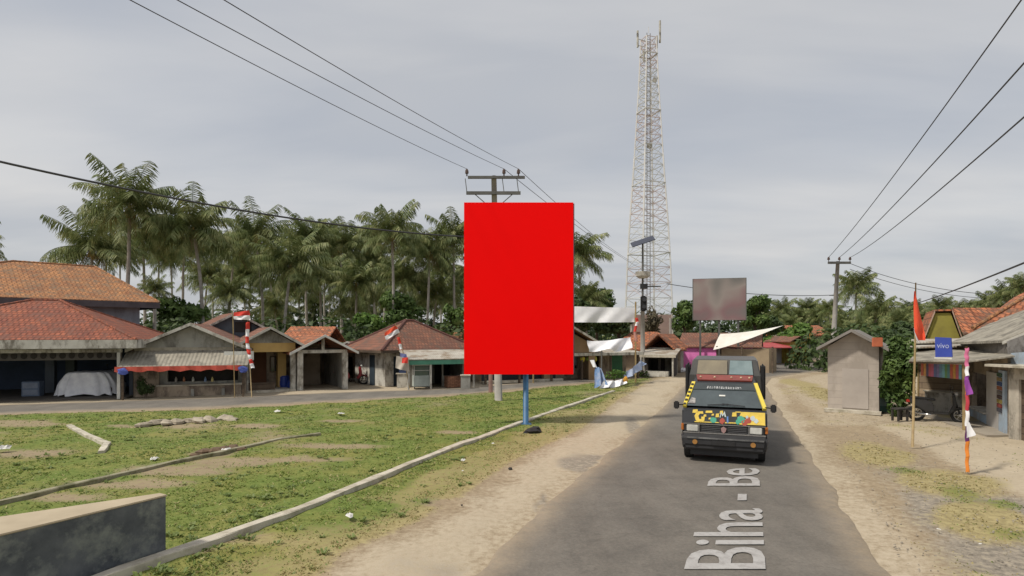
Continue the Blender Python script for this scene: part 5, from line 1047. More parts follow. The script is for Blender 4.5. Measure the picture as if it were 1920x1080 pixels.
mb = MB(); mb.slab([sl(1700, 651, 20.3), sl(1800, 648, 19.9), sl(1812, 640, 23), sl(1715, 641, 24)], .05); mb.build('rear_roof', M_ZINC, t); mb = MB(); mb.slab([sl(1700, 642, 21.6), sl(1790, 640, 21), sl(1800, 634, 24), sl(1710, 636, 25)], .05); mb.build('rear_roof', M_ZINC, t)
mb = MB(); mb.slab([sl(1720, 659, 20.75), sl(1808, 659, 19.95), sl(1808, 649, 19.95), sl(1720, 650, 20.75)], .05, -nn); mb.build('gap_shade_strip', M_WOOD_DARK, t)  # dark strip standing in for the shade in the gap below the rear roof
# main sheet roof with its soot-dark upper wall
mb = MB(); mb.slab([sl(1783, 642, 19.6), sl(1880, 638, 16.0), sl(1990, 592, 14.0), sl(1990, 556, 18.5), sl(1868, 600, 23.0)], .07); mb.build('roof', M_ASBESTOS, t)
mb = MB(); mb.slab([sl(1879, 640, 15.95), sl(1990, 594, 13.95), sl(1990, 600, 13.95), sl(1879, 646, 15.95)], .06, (0, 1, 0)); mb.build('barge_board', M_WHITE_DIRTY, t)
mb = MB(); mb.slab([Vector((.0, .02, ztop_w+.002)), Vector((L, .02, ztop_w+.002)), sl(1884, 640, 16.0), sl(1800, 645, 19.9)], .1, (0, 1, 0)); mb.build('upper_wall', pm('soot_wall', (.17, .15, .13), (.11, .10, .085), 1.5, stain=((.05, .045, .04), 1.5)), t)
mb = MB(); mb.slab([sl(1888, 640, 15.7), sl(1990, 602, 13.75), sl(1990, 720, 13.75), sl(1891, 700, 15.6)], .1, (0, 1, 0)); mb.build('gable_wall', pm('grey_gable_wall', (.27, .26, .25), (.19, .18, .17), 1.5, stain=((.09, .08, .07), 1.5)), t)
mb = MB(); mb.slab([sl(1895, 662, 15.35), sl(1990, 655, 13.5), sl(1990, 700, 13.5), sl(1895, 692, 15.35)], .04, (0, 1, 0)); mb.build('blue_patch', M_LBLUE, t)
# stained old wall beside
t, L2 = frame('stained_wall_house', 'old plastered house wall with black stains beside the shop at the picture border', 'house', 1891, 15.2, 2060, 12.6)
mb = MB(); walls(mb, 0, L2, 0, 3.5, 0, 1.85, openings=[(.35, 1.0, 0, 1.55)]); mb.build('wall', M_STAINED, t); part('door', M_WOOD_DARK, t, (.35, 1.0, .06, .1, 0, 1.55)); mb = MB(); mb.slab([(-.35, -.35, 1.90), (L2+.2, -.35, 1.95), (L2+.2, 3.6, 2.05), (-.35, 3.6, 2.05)][::-1], .06); mb.build('ledge', M_CONC, t)
# house with olive gable and orange roof behind shop
Z = 25
t, L = frame('olive_gable_house', 'house with an olive yellow gable and a bright orange ribbed tile roof behind the shop', 'house', 1738, 25.5, 1800, 24.9); e = hp(634, Z); zr = hp(580, Z)
mb = MB(); walls(mb, 0, L, 0, 5, 0, e); mb.slab([(0, 0, e), (L*.22, 0, zr-.15), (L*.72, 0, zr-.15), (L, 0, e)], .1, (0, 1, 0)); mb.build('wall', M_OLIVE, t)
mb = MB(); mb.slab([(-.12, -.1, e-.02), (L*.24, -.1, zr), (L*.24, 5, zr), (-.12, 5, e-.02)][::-1], .07); mb.slab([(L*.24, -.12, zr+.003), (L*.76, -.12, zr+.003), (L*.76, 5, zr+.003), (L*.24, 5, zr+.003)][::-1], .07); mb.slab([(L*.76, -.1, zr), (L*1.08, -.1, e-.02), (L*1.08, 5, e-.02), (L*.76, 5, zr)][::-1], .07); mb.build('gable_roof', M_TILE_BRIGHT, t)
for q in (((-.12, e), (L*.24, zr)), ((L*.76, zr), (L*1.06, e))): mb = MB(); (xa, za), (xb, zb) = q; mb.slab([(xa, -.13, za), (xb, -.13, zb), (xb, -.13, zb-.13), (xa, -.13, za-.13)], .04, (0, -1, 0)); mb.build('barge_board', pm('pinkish_barge', (.50, .36, .28), None, 3), t)
bpy.context.view_layer.update(); inv = t.matrix_world.inverted()
mb = MB(); mb.slab([inv @ at(1786, 577, 25.2), inv @ at(1880, 577, 25.4), inv @ at(1880, 625, 23.2), inv @ at(1806, 625, 23.4)][::-1], .08); mb.build('roof', M_TILE_BRIGHT, t)
mb = MB(); mb.slab([inv @ at(1824, 616, 22.4), inv @ at(2010, 600, 21.5), inv @ at(2010, 505, 24.3), inv @ at(1900, 558, 24.6)], .08); mb.build('wing_roof', M_TILE_BRIGHT, t); ridge_caps([(inv @ at(1824, 615, 22.38), inv @ at(2010, 503, 24.3))], t, M_TILE_ORANGE)
mb = MB(); mb.slab([inv @ at(1826, 622, 22.9), inv @ at(1990, 606, 22.2), inv @ at(1990, 900, 22.2), inv @ at(1826, 760, 22.9)], .1, (0, 1, 0)); mb.build('wing_wall', M_WHITE_DIRTY, t)
# banner strip, blue sign
bpy.context.view_layer.update()
q1, q2 = at(1727, 680, 18.2), at(1803, 680, 17.0)
d = (q2-q1); t = thing('striped_price_banner', 'multicoloured striped banner hanging under the shop canopy', 'banner', q1, math.atan2(d.y, d.x)); BL = d.length
cs = [(.50, .10, .04), (.62, .30, .07), (.10, .07, .12), (.55, .10, .14), (.50, .12, .20), (.13, .16, .36), (.22, .20, .42), (.16, .30, .45), (.20, .45, .55), (.14, .32, .12), (.10, .28, .30), (.55, .12, .07), (.62, .32, .06), (.58, .12, .16), (.20, .48, .60)]
for i, c in enumerate(cs):
    xa = BL*i/len(cs); xb = BL*(i+1)/len(cs); mb = MB(); mb.bb(xa, xb-.004, -.006+.006*math.sin(i), .004+.006*math.sin(i), -.40-.03*(i/len(cs)), 0); mb.build('stripe', pm('banner%d' % i, c, tuple(v*.55+.05 for v in c), 9, .7), t)
mb = MB(); mb.tube([(-.05, 0, .01), (BL+.05, 0, .01)], .01, 5); mb.build('cord', M_WHITE, t)
c = at(1753, 632, 16.4); c2 = at(1783, 634, 16.0); d = c2-c
t = thing('blue_shop_sign', 'square blue sign with white lettering hanging from the shop roof', 'sign', c, math.atan2(d.y, d.x)); SL = Vector((d.x, d.y)).length
mb = MB(); mb.slab([(0, 0, 0), (SL, 0, -.02), (SL+.03, 0, -.54), (.01, 0, -.56)], .03, (0, 1, 0)); mb.build('sign_plate', pm('sign_blue', (.045, .08, .40), (.035, .06, .33), 2, .5), t)
text_mesh('lettering', 'vivo', .21, pm('sign_letter', (.45, .50, .75), None, 4), t, (SL/2+.01, -.006, -.24), (math.radians(90), 0, 0), sx=.95)
mb = MB(); mb.bb(-.01, SL+.03, -.01, .04, -.60, -.562); mb.build('bottom_batten', M_WHITE, t)
g = G(1757, 792); scooter((g.x+.1, 18.0, 0), math.radians(-30), 'black scooter parked before the plank wall of the shop', .88)
g = G(1712, 792); bench((g.x-.2, 18.2, 0), .2, .4, 'small dark stool between bush and black scooter', M_DARK, 'stool', 'wooden_stool', .4, .3)
t = thing('white_counter', 'dirty white counter block behind the black scooter', 'counter', (14.2, 19.9, 0), -.45); part('counter_body', M_WHITE_DIRTY, t, (-.1, 1.1, 0, .4, 0, .72)); part('counter_top', M_CONC, t, (-.14, 1.14, -.04, .44, .721, .76))
t = thing('shop_yard_slab', 'x', 'paving', (0, 0, 0)); bpy.data.objects.remove(t)
mb = MB(); mb.slab([Vector((G(px, py).x, G(px, py).y, .03)) for px, py in [(1722, 778), (1850, 818), (1905, 818), (1840, 790), (1760, 765)]][::-1], .12); o = mb.build('concrete_apron', pm('apron_concrete', (.34, .30, .24), (.27, .235, .19), 1.6, .95)); struct(o)

# ---------------------------------------------------------------- poles, wires, tower
def insul(mb, x, y, z, s=1): mb.tube([(x, y, z), (x, y, z+.08*s), (x, y, z+.1*s), (x, y, z+.2*s), (x, y, z+.26*s)], [.03, .03, .07*s, .06*s, .03], 7)
c = at(926, 335, 23.6); ZP = 23.6
t = thing('power_pole', 'tall concrete power pole with two crossarms rising behind the red billboard', 'power pole', ((935-960)*ZP/F, ZP, 0), 0)
top = Vector((c.x-t.location.x, 0, 9.05)); MB().tube([(0, 0, -.2), top*.5, top], [.16, .13, .105], 12).build('pole', M_POLE, t, smooth=True)
z1, z2 = hp(364, ZP), hp(340, ZP)
s_ = ZP/F
part('crossarm', M_POLE_DARK, t, (top.x-51*s_, top.x+50*s_, -.24, -.14, z1-.06, z1+.06)); part('crossarm', M_POLE_DARK, t, (top.x-48*s_, top.x+58*s_, -.24, -.14, z2+.06, z2+.16))
mb = MB(); [mb.bar((top.x+sx*.75, -.19, z1-.05), (top.x+sx*.1, -.14, z1-.6), .03) for sx in (-1, 1)]; mb.build('brace', M_POLE_DARK, t)
INS = []
for dx in (-50, 19, 46): mb = MB(); insul(mb, top.x+dx*s_, -.19, z2+.16, 1.1); mb.build('insulator', pm('brown_ceramic', (.10, .06, .045), None, 5, .3), t); INS.append(Vector((t.location.x+top.x+dx*s_, ZP-.19, z2+.45)))
for dx in (-50, 19, 46): mb = MB(); mb.bar((top.x+dx*s_, -.19, z1+.06), (top.x+(dx-3)*s_, -.19, z2+.06), .03); mb.build('strut', M_POLE_DARK, t)
g = at(920, 735, 27.0); o = MB().tube([(0, 0, -.1), (0, 0, 6.2)], [.10, .08], 10).build('rusty_pole', pm('rusty_steel', (.20, .11, .085), (.13, .075, .06), 3, .8), loc=(g.x, 27, 0), smooth=True); tag(o, 'reddish brown steel pole standing close behind the power pole', 'pole')
g = at(1560, 660, 51); t = thing('power_pole', 'grey concrete power pole with one crossarm at the bend of the road', 'power pole', (g.x, 51, 0)); tp = at(1571, 490, 51); top3 = Vector((tp.x-g.x, 0, tp.z)); MB().tube([(0, 0, 0), top3], [.24, .15], 10).build('pole', M_POLE, t, smooth=True)
s3 = 51/F; part('crossarm', M_POLE_DARK, t, (top3.x-21*s3, top3.x+21*s3, -.3, -.16, top3.z-.25, top3.z-.05))
R_INS = []
for dx in (-20, 0, 20): mb = MB(); insul(mb, top3.x+dx*s3, -.23, top3.z-.05, 1.6); mb.build('insulator', MATS['brown_ceramic'], t); R_INS.append(Vector((g.x+top3.x+dx*s3, 50.8, top3.z+.3)))
g2 = at(1567, 640, 70); o = thing('power_pole', 'thin dark pole far behind the concrete pole at the bend', 'power pole', (g2.x, 70, 0)); MB().tube([(0, 0, 0), (0, 0, hp(548, 70))], [.16, .11], 8).build('pole', M_POLE_DARK, o); part('crossarm', M_POLE_DARK, o, (-.8, .8, -.1, .0, hp(553, 70)-.1, hp(553, 70)))
def wire(name, a, b, sag, r, label, group=None, n=24, mat=None, twist=False):
    a, b = Vector(a), Vector(b); pts = [a.lerp(b, i/n)-Vector((0, 0, sag*4*(i/n)*(1-i/n))) for i in range(n+1)]
    mb = MB(); mb.tube(pts, r, 6); o = mb.build(name, mat or M_WIRE, smooth=True); tag(o, label, 'cable', group); return o
M_WIRE = pm('wire_black', (.05, .05, .055), (.035, .035, .04), 3, .6)
# three high wires from pole 1 over the camera's side: ends chosen on the next pole behind the camera
for i, (px, py) in enumerate([(262, 0), (350, 0), (436, 0)]):
    Zn_ = 9.0; wire('overhead_wire', INS[i], at(px-(px-INS[i].x/INS[i].y*F-960)*(-.35), py-110, Zn_) if False else at(px, py, Zn_)+ (at(px, py, Zn_)-INS[i])*.25, .12, .008, ['lowest of the three bare wires crossing the open sky', 'middle one of the three bare wires crossing the open sky', 'highest of the three bare wires crossing the open sky'][i], 'bare wires from the billboard pole')
e1 = at(926, 446, ZP); e0 = at(-120, 275, 13); 
e0 = e0+(e0-e1)*.6+Vector((0, 0, 1.61))
wire('thick_cable', e1, e0, 1.075, .028, 'thick black cable sagging in front of the palm crowns', None, 40)
wire('overhead_wire', INS[2], at(1180, 488, 62), .3, .012, 'thin wire running from the billboard pole down towards the tower', 'thin wires before the tower')
wire('overhead_wire', INS[1], at(1205, 505, 62), .3, .012, 'thin wire running from the billboard pole down towards the lamp pole', 'thin wires before the tower')
for i, (px, py) in enumerate([(1906, 0), (1920, 105), (1920, 205)]):
    Z0 = [14, 13, 12][i]; d0 = at(px, py, Z0); wire('overhead_wire', R_INS[i], d0+(d0-R_INS[i])*.15, .35, [.02, .02, .018][i], ['steepest of the three wires climbing from the bend pole', 'middle wire climbing from the bend pole', 'flattest of the three wires climbing from the bend pole'][i], 'wires climbing from the bend pole')
wire('thick_cable', at(1700, 574, 47), at(1990, 450, 14)+(at(1990, 450, 14)-at(1737, 557, 40))*.5, .2, .028, 'thick twisted black cable sloping up over the orange roof of the shop side', None, 30)
wire('overhead_wire', R_INS[2]-Vector((0, 0, .5)), at(1860, 552, 46), .5, .022, 'upper thin wire passing over the tip of the orange pennant', 'thin wires over the orange pennant')
wire('overhead_wire', R_INS[2]-Vector((0, 0, 1.0)), at(1900, 560, 52), .7, .02, 'lower thin wire passing over the tip of the orange pennant', 'thin wires over the orange pennant')
wire('overhead_wire', at(1250, 532, 62), at(1566, 553, 70), .5, .035, 'dark wire slung between tower side and the far thin pole', None)
# lamp / signal pole
g = G(1205, 704); Zl = g.y; t = thing('signal_pole', 'grey warning light pole with a small solar panel and a black lamp head', 'signal pole', (g.x, Zl, 0)); sl_ = Zl/F
MB().tube([(0, 0, 0), (0, 0, hp(580, Zl))], [.17, .13], 10).build('pole', M_POLE, t, smooth=True); MB().tube([(0, 0, hp(580, Zl)), (0, 0, hp(455, Zl))], [.07, .055], 8).build('upper_pole', M_POLE_DARK, t)
mb = MB(); mb.slab([(-21*sl_, -.35, hp(464, Zl)), (21*sl_, -.35, hp(450, Zl)), (21*sl_, .35, hp(447, Zl)+.25), (-21*sl_, .35, hp(461, Zl)+.25)], .05); mb.build('solar_panel', pm('solar_dark', (.03, .035, .06), None, 3, .3), t)
mb = MB(); mb.tube([(0, -.1, hp(522, Zl)), (0, -.1, hp(518, Zl)), (0, -.1, hp(510, Zl))], [.28, .45, .50], 14); mb.build('white_bowl', M_WHITE_DIRTY, t); part('arm', M_POLE_DARK, t, (0, 34*sl_, -.03, .03, hp(537, Zl)-.04, hp(537, Zl)+.04)); part('clamp', M_BLACKM, t, (-.15, .3, -.12, .12, hp(538, Zl)-.12, hp(538, Zl)+.2))
o = MB().bb(-.19, .19, -.34, -.14, hp(584, Zl), hp(555, Zl)).build('lamp_head', M_BLACK, t, bevel=.06)
for k in range(2): mb = MB(); zz = hp(563+k*13, Zl); mb.tube([(0, -.46, zz+.02), (0, -.345, zz)], [.13, .12], 12); mb.build('lens_hood', M_BLACKM, o); 
# lattice tower
def tower():
    Z = 112; c = at(1216, 640, Z); t = thing('lattice_tower', 'very tall haze-pale red and white lattice telecom tower', 'tower', (c.x, Z, 0), math.radians(18)); s = Z/F
    prof = [(640, 84), (571, 77), (500, 72), (420, 64), (330, 52), (240, 42), (160, 33), (90, 27), (62, 25)]
    R = [(hp(py, Z), w_*s/2/1.25) for py, w_ in prof]
    def rad(z): return float(np.interp(z, [r[0] for r in R], [r[1] for r in R]))
    ztop = R[-1][0]; levels = [0]; z = 0
    while z < ztop-1.5: z += max(1.55, rad(z)*.95); levels.append(min(z, ztop))
    cor = lambda z, k: Vector(((-1, 1, 1, -1)[k]*rad(z), (-1, -1, 1, 1)[k]*rad(z), z))
    ms = [pm('hazed_white_steel', (.66, .65, .64), (.55, .54, .53), .6, .6), pm('hazed_red_steel', (.60, .47, .44), (.50, .40, .38), .6, .6)]  # distance haze is put into these paled steel colours
    band = lambda z: int(z/7.5) % 2
    LG = [MB() for _ in range(4)]
    for bnd in range(0, 9):
        ls = [(a, b) for a, b in zip(levels[:-1], levels[1:]) if int(a/7.5) == bnd]
        if not ls: continue
        br = MB()
        for a, b in ls:
            lw = .20 if a > 35 else .26
            for k in range(4):
                LG[k].bar(cor(a, k), cor(b, k), lw); k2 = (k+1) % 4; br.bar(cor(b, k), cor(b, k2), .09)
                br.bar(cor(a, k), cor(b, k2), .06); br.bar(cor(a, k2), cor(b, k), .06)
                if a < 30: m1 = (cor(a, k)+cor(b, k))/2; m2 = (cor(a, k2)+cor(b, k2))/2; br.bar(m1, m2, .06)
        br.build('bracing', ms[bnd % 2], t)
    for q in LG: q.build('leg', ms[0], t)
    mb = MB(); [mb.bb(x-.05, x+.05, -.05, .05, 0, ztop) for x in (-.35, .35)]; [mb.bb(-.35, .35, -.04, .04, i*.9+.4, i*.9+.47) for i in range(int(ztop/.9))]; mb.build('cable_ladder', pm('tower_grey', (.26, .24, .24), (.2, .19, .19), 1), t)
    for zf in (.30, .52, .75, .93): z = ztop*zf; r = rad(z)+.1; mb = MB(); mb.bb(-r, r, -r, r, z-.04, z+.04) if False else None; [mb.bar((sx*r, -r, z), (sx*r, r, z), .14) for sx in (-1, 1)]; [mb.bar((-r, sy*r, z), (r, sy*r, z), .14) for sy in (-1, 1)]; mb.build('platform', ms[0], t)
    for x, z, h in ((-2.9, ztop-3.6, 2.6), (-2.9, ztop-1.7, 1.2), (1.9, ztop-2.0, 4.2), (1.2, ztop-3.2, 2.4), (-1.6, ztop-6, 2)): mb = MB(); mb.bb(x-.13, x+.13, -1.1, -.8, z, z+h); mb.build('antenna_panel', M_WHITE_DIRTY, t)
    mb = MB(); mb.bar((-2.9, -.9, ztop-2.0), (0, -.9, ztop-2.2), .09); mb.bar((-2.9, -.9, ztop-3.2), (0, -.9, ztop-3.3), .09); mb.build('antenna_arm', ms[0], t)
    for x, z, r in ((.5, ztop-9.5, .5), (-.6, ztop-22, .6)): mb = MB(); mb.tube([(x, -1.4, z), (x, -1.15, z)], [r, r*.75], 14); mb.build('dish', M_WHITE_DIRTY, t)
    mb = MB(); mb.tube([(0, 0, ztop), (0, 0, ztop+1.2)], .05, 5); mb.build('lightning_rod', ms[0], t)
tower()
t, L = frame('tower_compound_fence', 'faded pinkish compound wall at the foot of the lattice tower', 'fence', 1182, 66, 1262, 66); 
part('fence_panel', pm('pink_grey_wall', (.36, .26, .22), (.28, .20, .18), .8), t, (0, L, 0, .15, 0, hp(590, 66))); [part('fence_post', M_WHITE_DIRTY, t, (x-.1, x+.1, -.06, -.001, 0, hp(588, 66))) for x in (0.1, L/2, L-.1)]

# ---------------------------------------------------------------- billboard
g = G(986, 797); ZB = g.y; sB = ZB/F
t = thing('red_billboard', 'tall blank bright red billboard standing on a blue post at the kerb', 'billboard', (g.x, ZB, 0))
x0, x1 = (870-960)*(ZB-.16)/F-g.x, (1075-960)*(ZB-.16)/F-g.x; zb, zt = hp(702, ZB-.16), hp(379.5, ZB-.16)
o = part('panel', pm('red_vinyl', (1.0, .0, .0), (.97, .0, .0), .5, .55, spec=.1), t, (x0, x1, -.16, -.12, zb, zt))
part('frame', pm('grey_blue_frame', (.12, .15, .18), None, 3, .5), t, (x0+.02, x1+.035, -.119, -.06, zb+.02, zt-.02), bevel=.005); part('cross_rail', M_POLE_DARK, t, (x0+.1, x1-.1, -.058, .0, zb+1.2, zb+1.3), (x0+.1, x1-.1, -.058, .0, zt-1.3, zt-1.2))
MB().tube([(0, .09, -.1), (0, .09, zt-.3)], [.083, .083], 14).build('post', M_BLUE, t, smooth=True); part('base_plate', M_BLUE, t, (-.16, .16, -.07, .25, .0, .035))

# ---------------------------------------------------------------- banners and flags
def cloth(name, parent, mat, corners, nu=16, nv=6, amp=.05, freq=3, sag=0.0, thick=False):
    a, b, c, d = [Vector(x) for x in corners]; vs = []; fs = []; nrm = (b-a).cross(d-a).normalized()
    for i in range(nu+1):
        for j in range(nv+1):
            u, v = i/nu, j/nv; p = (a.lerp(b, u)).lerp(d.lerp(c, u), v); p = p+nrm*amp*(math.sin(u*freq*6.28+v*2)+.5*math.sin(u*freq*11+v*5+1))*(.3+.7*v)-Vector((0, 0, sag*4*u*(1-u))); vs.append(p)
    for i in range(nu):
        for j in range(nv): k = i*(nv+1)+j; fs.append((k, k+1, k+nv+2, k+nv+1))
    return MB().add(vs, fs).build(name, mat, parent, smooth=True)
Zb = 32
t = thing('hanging_banner', 'long white blank banner stretched tight between two posts above the stalls', 'banner', at(1000, 590, Zb)); O = t.location.copy()
cloth('banner_cloth', t, M_WHITEC, [at(1000, 571, Zb)-O, at(1191, 577, Zb)-O, at(1190, 604, Zb)-O, at(1000, 603, Zb)-O], 60, 7, .07, 3.1, .03)
for px in (1000, 1192): c = at(px, 600, Zb); o = MB().tube([(0, 0, 0), (0, 0, c.z+1.0)], .045, 7).build('bamboo_post', M_BAMBOO, loc=(c.x, Zb+.03, 0)); tag(o, 'thin post holding the %s end of the white hanging banner' % ('hidden' if px < 1100 else 'ribboned'), 'post')
t = thing('sheet_awning', 'white sheet tied slanting above the dark stalls like a torn banner', 'sheet', at(1140, 645, 30.5)); O = t.location.copy(); Zc_ = 30.5
cloth('sheet', t, M_WHITEC, [at(1101, 638, Zc_)-O, at(1184, 631, Zc_+1.2)-O, at(1186, 652, Zc_+.6)-O, at(1107, 657, Zc_-.2)-O], 30, 10, .2, 1.2, .10)
t = thing('sagging_banner', 'blue and white banner collapsed in folds on the grass before the stalls', 'banner', at(1130, 720, 29.5)); O = t.location.copy()
cloth('blue_fold', t, pm('blue_banner', (.08, .20, .42), (.30, .34, .45), 2.2, .8), [at(1116, 688, 29.5)-O, at(1127, 690, 29.6)-O, at(1138, 722, 29.2)-O, at(1116, 727, 29.0)-O], 10, 14, .16, 1.4)
cloth('white_fold', t, M_WHITEC, [at(1134, 712, 29.2)-O, at(1172, 708, 30)-O, at(1173, 719, 29.8)-O, at(1126, 727, 28.9)-O], 26, 8, .16, 2.3, .1)
cloth('raised_fold', t, pm('pale_blue_cloth', (.42, .46, .56), (.25, .33, .50), 2, .8), [at(1172, 697, 30.4)-O, at(1204, 671, 32.5)-O, at(1210, 683, 32.3)-O, at(1172, 709, 30.2)-O], 20, 8, .15, 2.2, .12)
cloth('pale_tip', t, M_WHITEC, [at(1106, 675, 29.6)-O, at(1114, 675, 29.6)-O, at(1120, 690, 29.5)-O, at(1112, 688, 29.5)-O], 5, 6, .05, 1)
c = at(1173, 712, 29.9); mb = MB(); mb.ball(c-O, .12, 8, 6, (1, .6, 1.4), .2); mb.build('orange_knot', pm('orange_knot', (.7, .35, .04), None, 4), t)
g = at(1128, 700, 30); o = MB().tube([(0, 0, 0), (0, 0, hp(657, 30))], .04, 6).build('thin_post', M_POLE_DARK, loc=(g.x, 30, 0)); tag(o, 'thin grey post standing in the grass beside the collapsed banner', 'post')
M_RW = [M_REDC, M_WHITEC]
def streamer(px_pts, Z, cols, label, wpx=9, pole=None, name='flag_streamer', polemat=None):
    """spiral cloth ribbon wound on a pole: px_pts = list of (px, py) from top to bottom"""
    base = px_pts[-1]; z0 = at(*base, Z); t = thing(name, label, 'flag', (z0.x, Z, 0)); O = t.location.copy(); n = len(cols)
    P_ = [at(px, py, Z)-O for px, py in px_pts]
    def pos(q): x = q*(len(P_)-1); i = min(int(x), len(P_)-2); return P_[i].lerp(P_[i+1], x-i)
    w_ = wpx*Z/F
    for i, m_ in enumerate(cols):
        a, b = pos(i/n), pos((i+1)/n); s0, s1 = (w_*(.42+.05*math.sin(i*1.9)), w_*(.42+.05*math.sin(i*1.9+1.9)))
        vs = []; fs = []; N_ = 6
        for r in range(N_+1):
            q = r/N_; p = a.lerp(b, q); ww = (s0+(s1-s0)*q)*(1 if i % 2 else 1.05)
            for k in range(5): u = k/4-.5; vs.append(p+Vector((u*2*ww, -.05*math.cos(u*3)-.012*math.sin(q*6+i), .015*math.sin(u*5+i))))
        for r in range(N_):
            for k in range(4): j = r*5+k; fs.append((j, j+1, j+6, j+5))
        MB().add(vs, fs).build('cloth_band', m_, t, smooth=True)
    if pole:
        pt = [at(px, py, Z+.04)-O for px, py in pole]; mb = MB(); mb.tube(pt, [.018+.008*i/len(pt) for i in range(len(pt))], 7); mb.build('pole', polemat or M_BAMBOO, t, smooth=True)
    return t
Z = 24.9
streamer([(465, 604), (463, 640), (468, 668), (474, 690)], Z, [M_REDC, M_WHITEC, M_REDC, M_WHITEC, M_REDC, M_WHITEC, M_REDC, M_WHITEC], 'red and white ribbon spiral hanging before the grey gabled house', 8, [(464, 600), (472, 745)])
t = thing('national_flag', 'red and white flag flying in front of the dark blue gable', 'flag', at(438, 600, 24.7)); O = t.location.copy()
cloth('red_half', t, M_REDC, [at(438, 586, 24.7)-O, at(467, 582, 24.6)-O, at(468, 591, 24.6)-O, at(437, 593, 24.7)-O], 12, 4, .04, 1); cloth('white_half', t, M_WHITEC, [at(437, 593, 24.7)-O, at(468, 591, 24.6)-O, at(469, 600, 24.6)-O, at(438, 599, 24.7)-O], 12, 4, .04, 1)
mb = MB(); mb.tube([at(436, 582, 24.75)-O, at(437, 604, 24.75)-O, Vector((0, .1, -at(438, 600, 24.7).z))], .018, 6); mb.build('pole', M_BAMBOO, t)
t = thing('national_flag', 'red and white flag blowing over the slope of the brown hip roof', 'flag', at(744, 630, 28.2)); O = t.location.copy()
cloth('red_half', t, M_ORANGEC, [at(721, 624, 28.2)-O, at(741, 610, 28.2)-O, at(746, 616, 28.2)-O, at(721, 631, 28.2)-O], 10, 4, .05, 1); cloth('white_half', t, M_WHITEC, [at(721, 631, 28.2)-O, at(746, 616, 28.2)-O, at(749, 623, 28.2)-O, at(724, 638, 28.2)-O], 10, 4, .05, 1)
mb = MB(); mb.tube([at(741, 606, 28.3)-O, at(752, 640, 28.3)-O, at(768, 728, 28.3)-O], .02, 6); mb.build('pole', M_BAMBOO, t)
streamer([(747, 632), (750, 645), (752, 655)], 28.0, [M_REDC, M_WHITEC], 'short red and white ribbon hanging below the flag on the hip roof', 6)
t = thing('cloth_bunting', 'whitish cloth bundle with blue and red patches hung at the kiosk corner', 'bunting', at(755, 680, 28.1)); O = t.location.copy()
cloth('white_cloth', t, pm('cream_cloth', (.55, .50, .43), (.42, .37, .31), 3), [at(743, 667, 28.1)-O, at(766, 672, 28.1)-O, at(767, 697, 28.1)-O, at(741, 690, 28.1)-O], 10, 8, .07, 1); cloth('blue_patch', t, pm('blue_patch', (.15, .17, .38), None, 4), [at(750, 662, 27.9)-O, at(762, 664, 27.9)-O, at(763, 671, 27.85)-O, at(750, 669, 27.9)-O], 6, 4, .03, 1); cloth('red_patch', t, M_REDC, [at(754, 671, 27.85)-O, at(765, 670, 27.85)-O, at(764, 681, 27.8)-O, at(753, 681, 27.8)-O], 6, 4, .03, 1)
streamer([(1193, 596), (1196, 606), (1189, 616), (1193, 640)], 31.8, [M_REDC, M_WHITEC, M_REDC, pm('pinkish_cloth', (.6, .3, .25), None, 4)], 'red and white ribbon tied at the end post of the hanging banner', 6)
# bamboo pennant pole
g = G(1711, 838); Zf = g.y; t = thing('pennant_pole', 'thin bamboo pole with a long orange red pennant by the shop yard', 'flag', (g.x, Zf, 0)); O = t.location.copy()
mb = MB(); pl = [at(1711, 838, Zf), at(1714, 720, Zf), at(1716, 640, Zf), at(1717, 530, Zf)]; mb.tube([p-O for p in pl], [.03, .028, .022, .014], 8); mb.build('pole', M_BAMBOO, t, smooth=True)
outl = [(1714, 546), (1719, 560), (1724, 585), (1732, 618), (1736, 636), (1728, 641), (1716, 637)]
def pennant(rows, mat, nm):
    vs = []; fs = []
    for r, (py, xl, xr) in enumerate(rows):
        for k in range(6): u = k/5; vs.append(at(xl+(xr-xl)*u, py, Zf-.03+.06*math.sin(u*5+r*.8))-O)
    for r in range(len(rows)-1):
        for k in range(5): j = r*6+k; fs.append((j, j+1, j+7, j+6))
    MB().add(vs, fs).build(nm, mat, t, smooth=True)
pennant([(546, 1714, 1716), (560, 1713, 1719), (580, 1713, 1723), (600, 1713.5, 1728), (615, 1714, 1732), (622, 1715, 1733), (630, 1719, 1735), (638, 1723, 1735)], M_ORANGEC, 'red_cloth'); pennant([(615, 1713, 1714), (622, 1713.5, 1715), (630, 1715, 1719), (638, 1717, 1723), (641, 1721, 1726)], M_WHITEC, 'white_edge')
M_PK = pm('pink_cloth', (.70, .20, .36), (.58, .14, .28), 3); M_PU = pm('purple_cloth', (.32, .07, .38), (.22, .05, .28), 3); M_OR = pm('orange_cloth', (.80, .28, .04), (.68, .20, .03), 3); M_DP = pm('dark_purple_cloth', (.11, .02, .12), (.08, .015, .09), 3); M_RD = pm('crimson_cloth', (.55, .05, .08), (.42, .04, .06), 3)
t = streamer([(1812, 652), (1813, 740), (1813, 885)], G(1813, 885).y, [M_PK, M_PK, M_WHITEC, M_PU, M_OR, M_RD, M_WHITEC, M_DP, M_OR, M_OR], 'slender pole wound with pink, white, purple and orange cloth bands', 8, [(1812, 650), (1813, 886)], 'cloth_wound_pole')
zf = G(1813, 885).y; O = t.location.copy()
cloth('purple_tail', t, M_PU, [at(1808, 712, zf-.08)-O, at(1817, 712, zf-.08)-O, at(1822, 738, zf-.1)-O, at(1813, 742, zf-.1)-O], 5, 6, .03, .5); cloth('white_tail', t, M_WHITEC, [at(1813, 792, zf-.08)-O, at(1818, 792, zf-.08)-O, at(1827, 815, zf-.1)-O, at(1814, 822, zf-.1)-O], 5, 6, .03, .5)
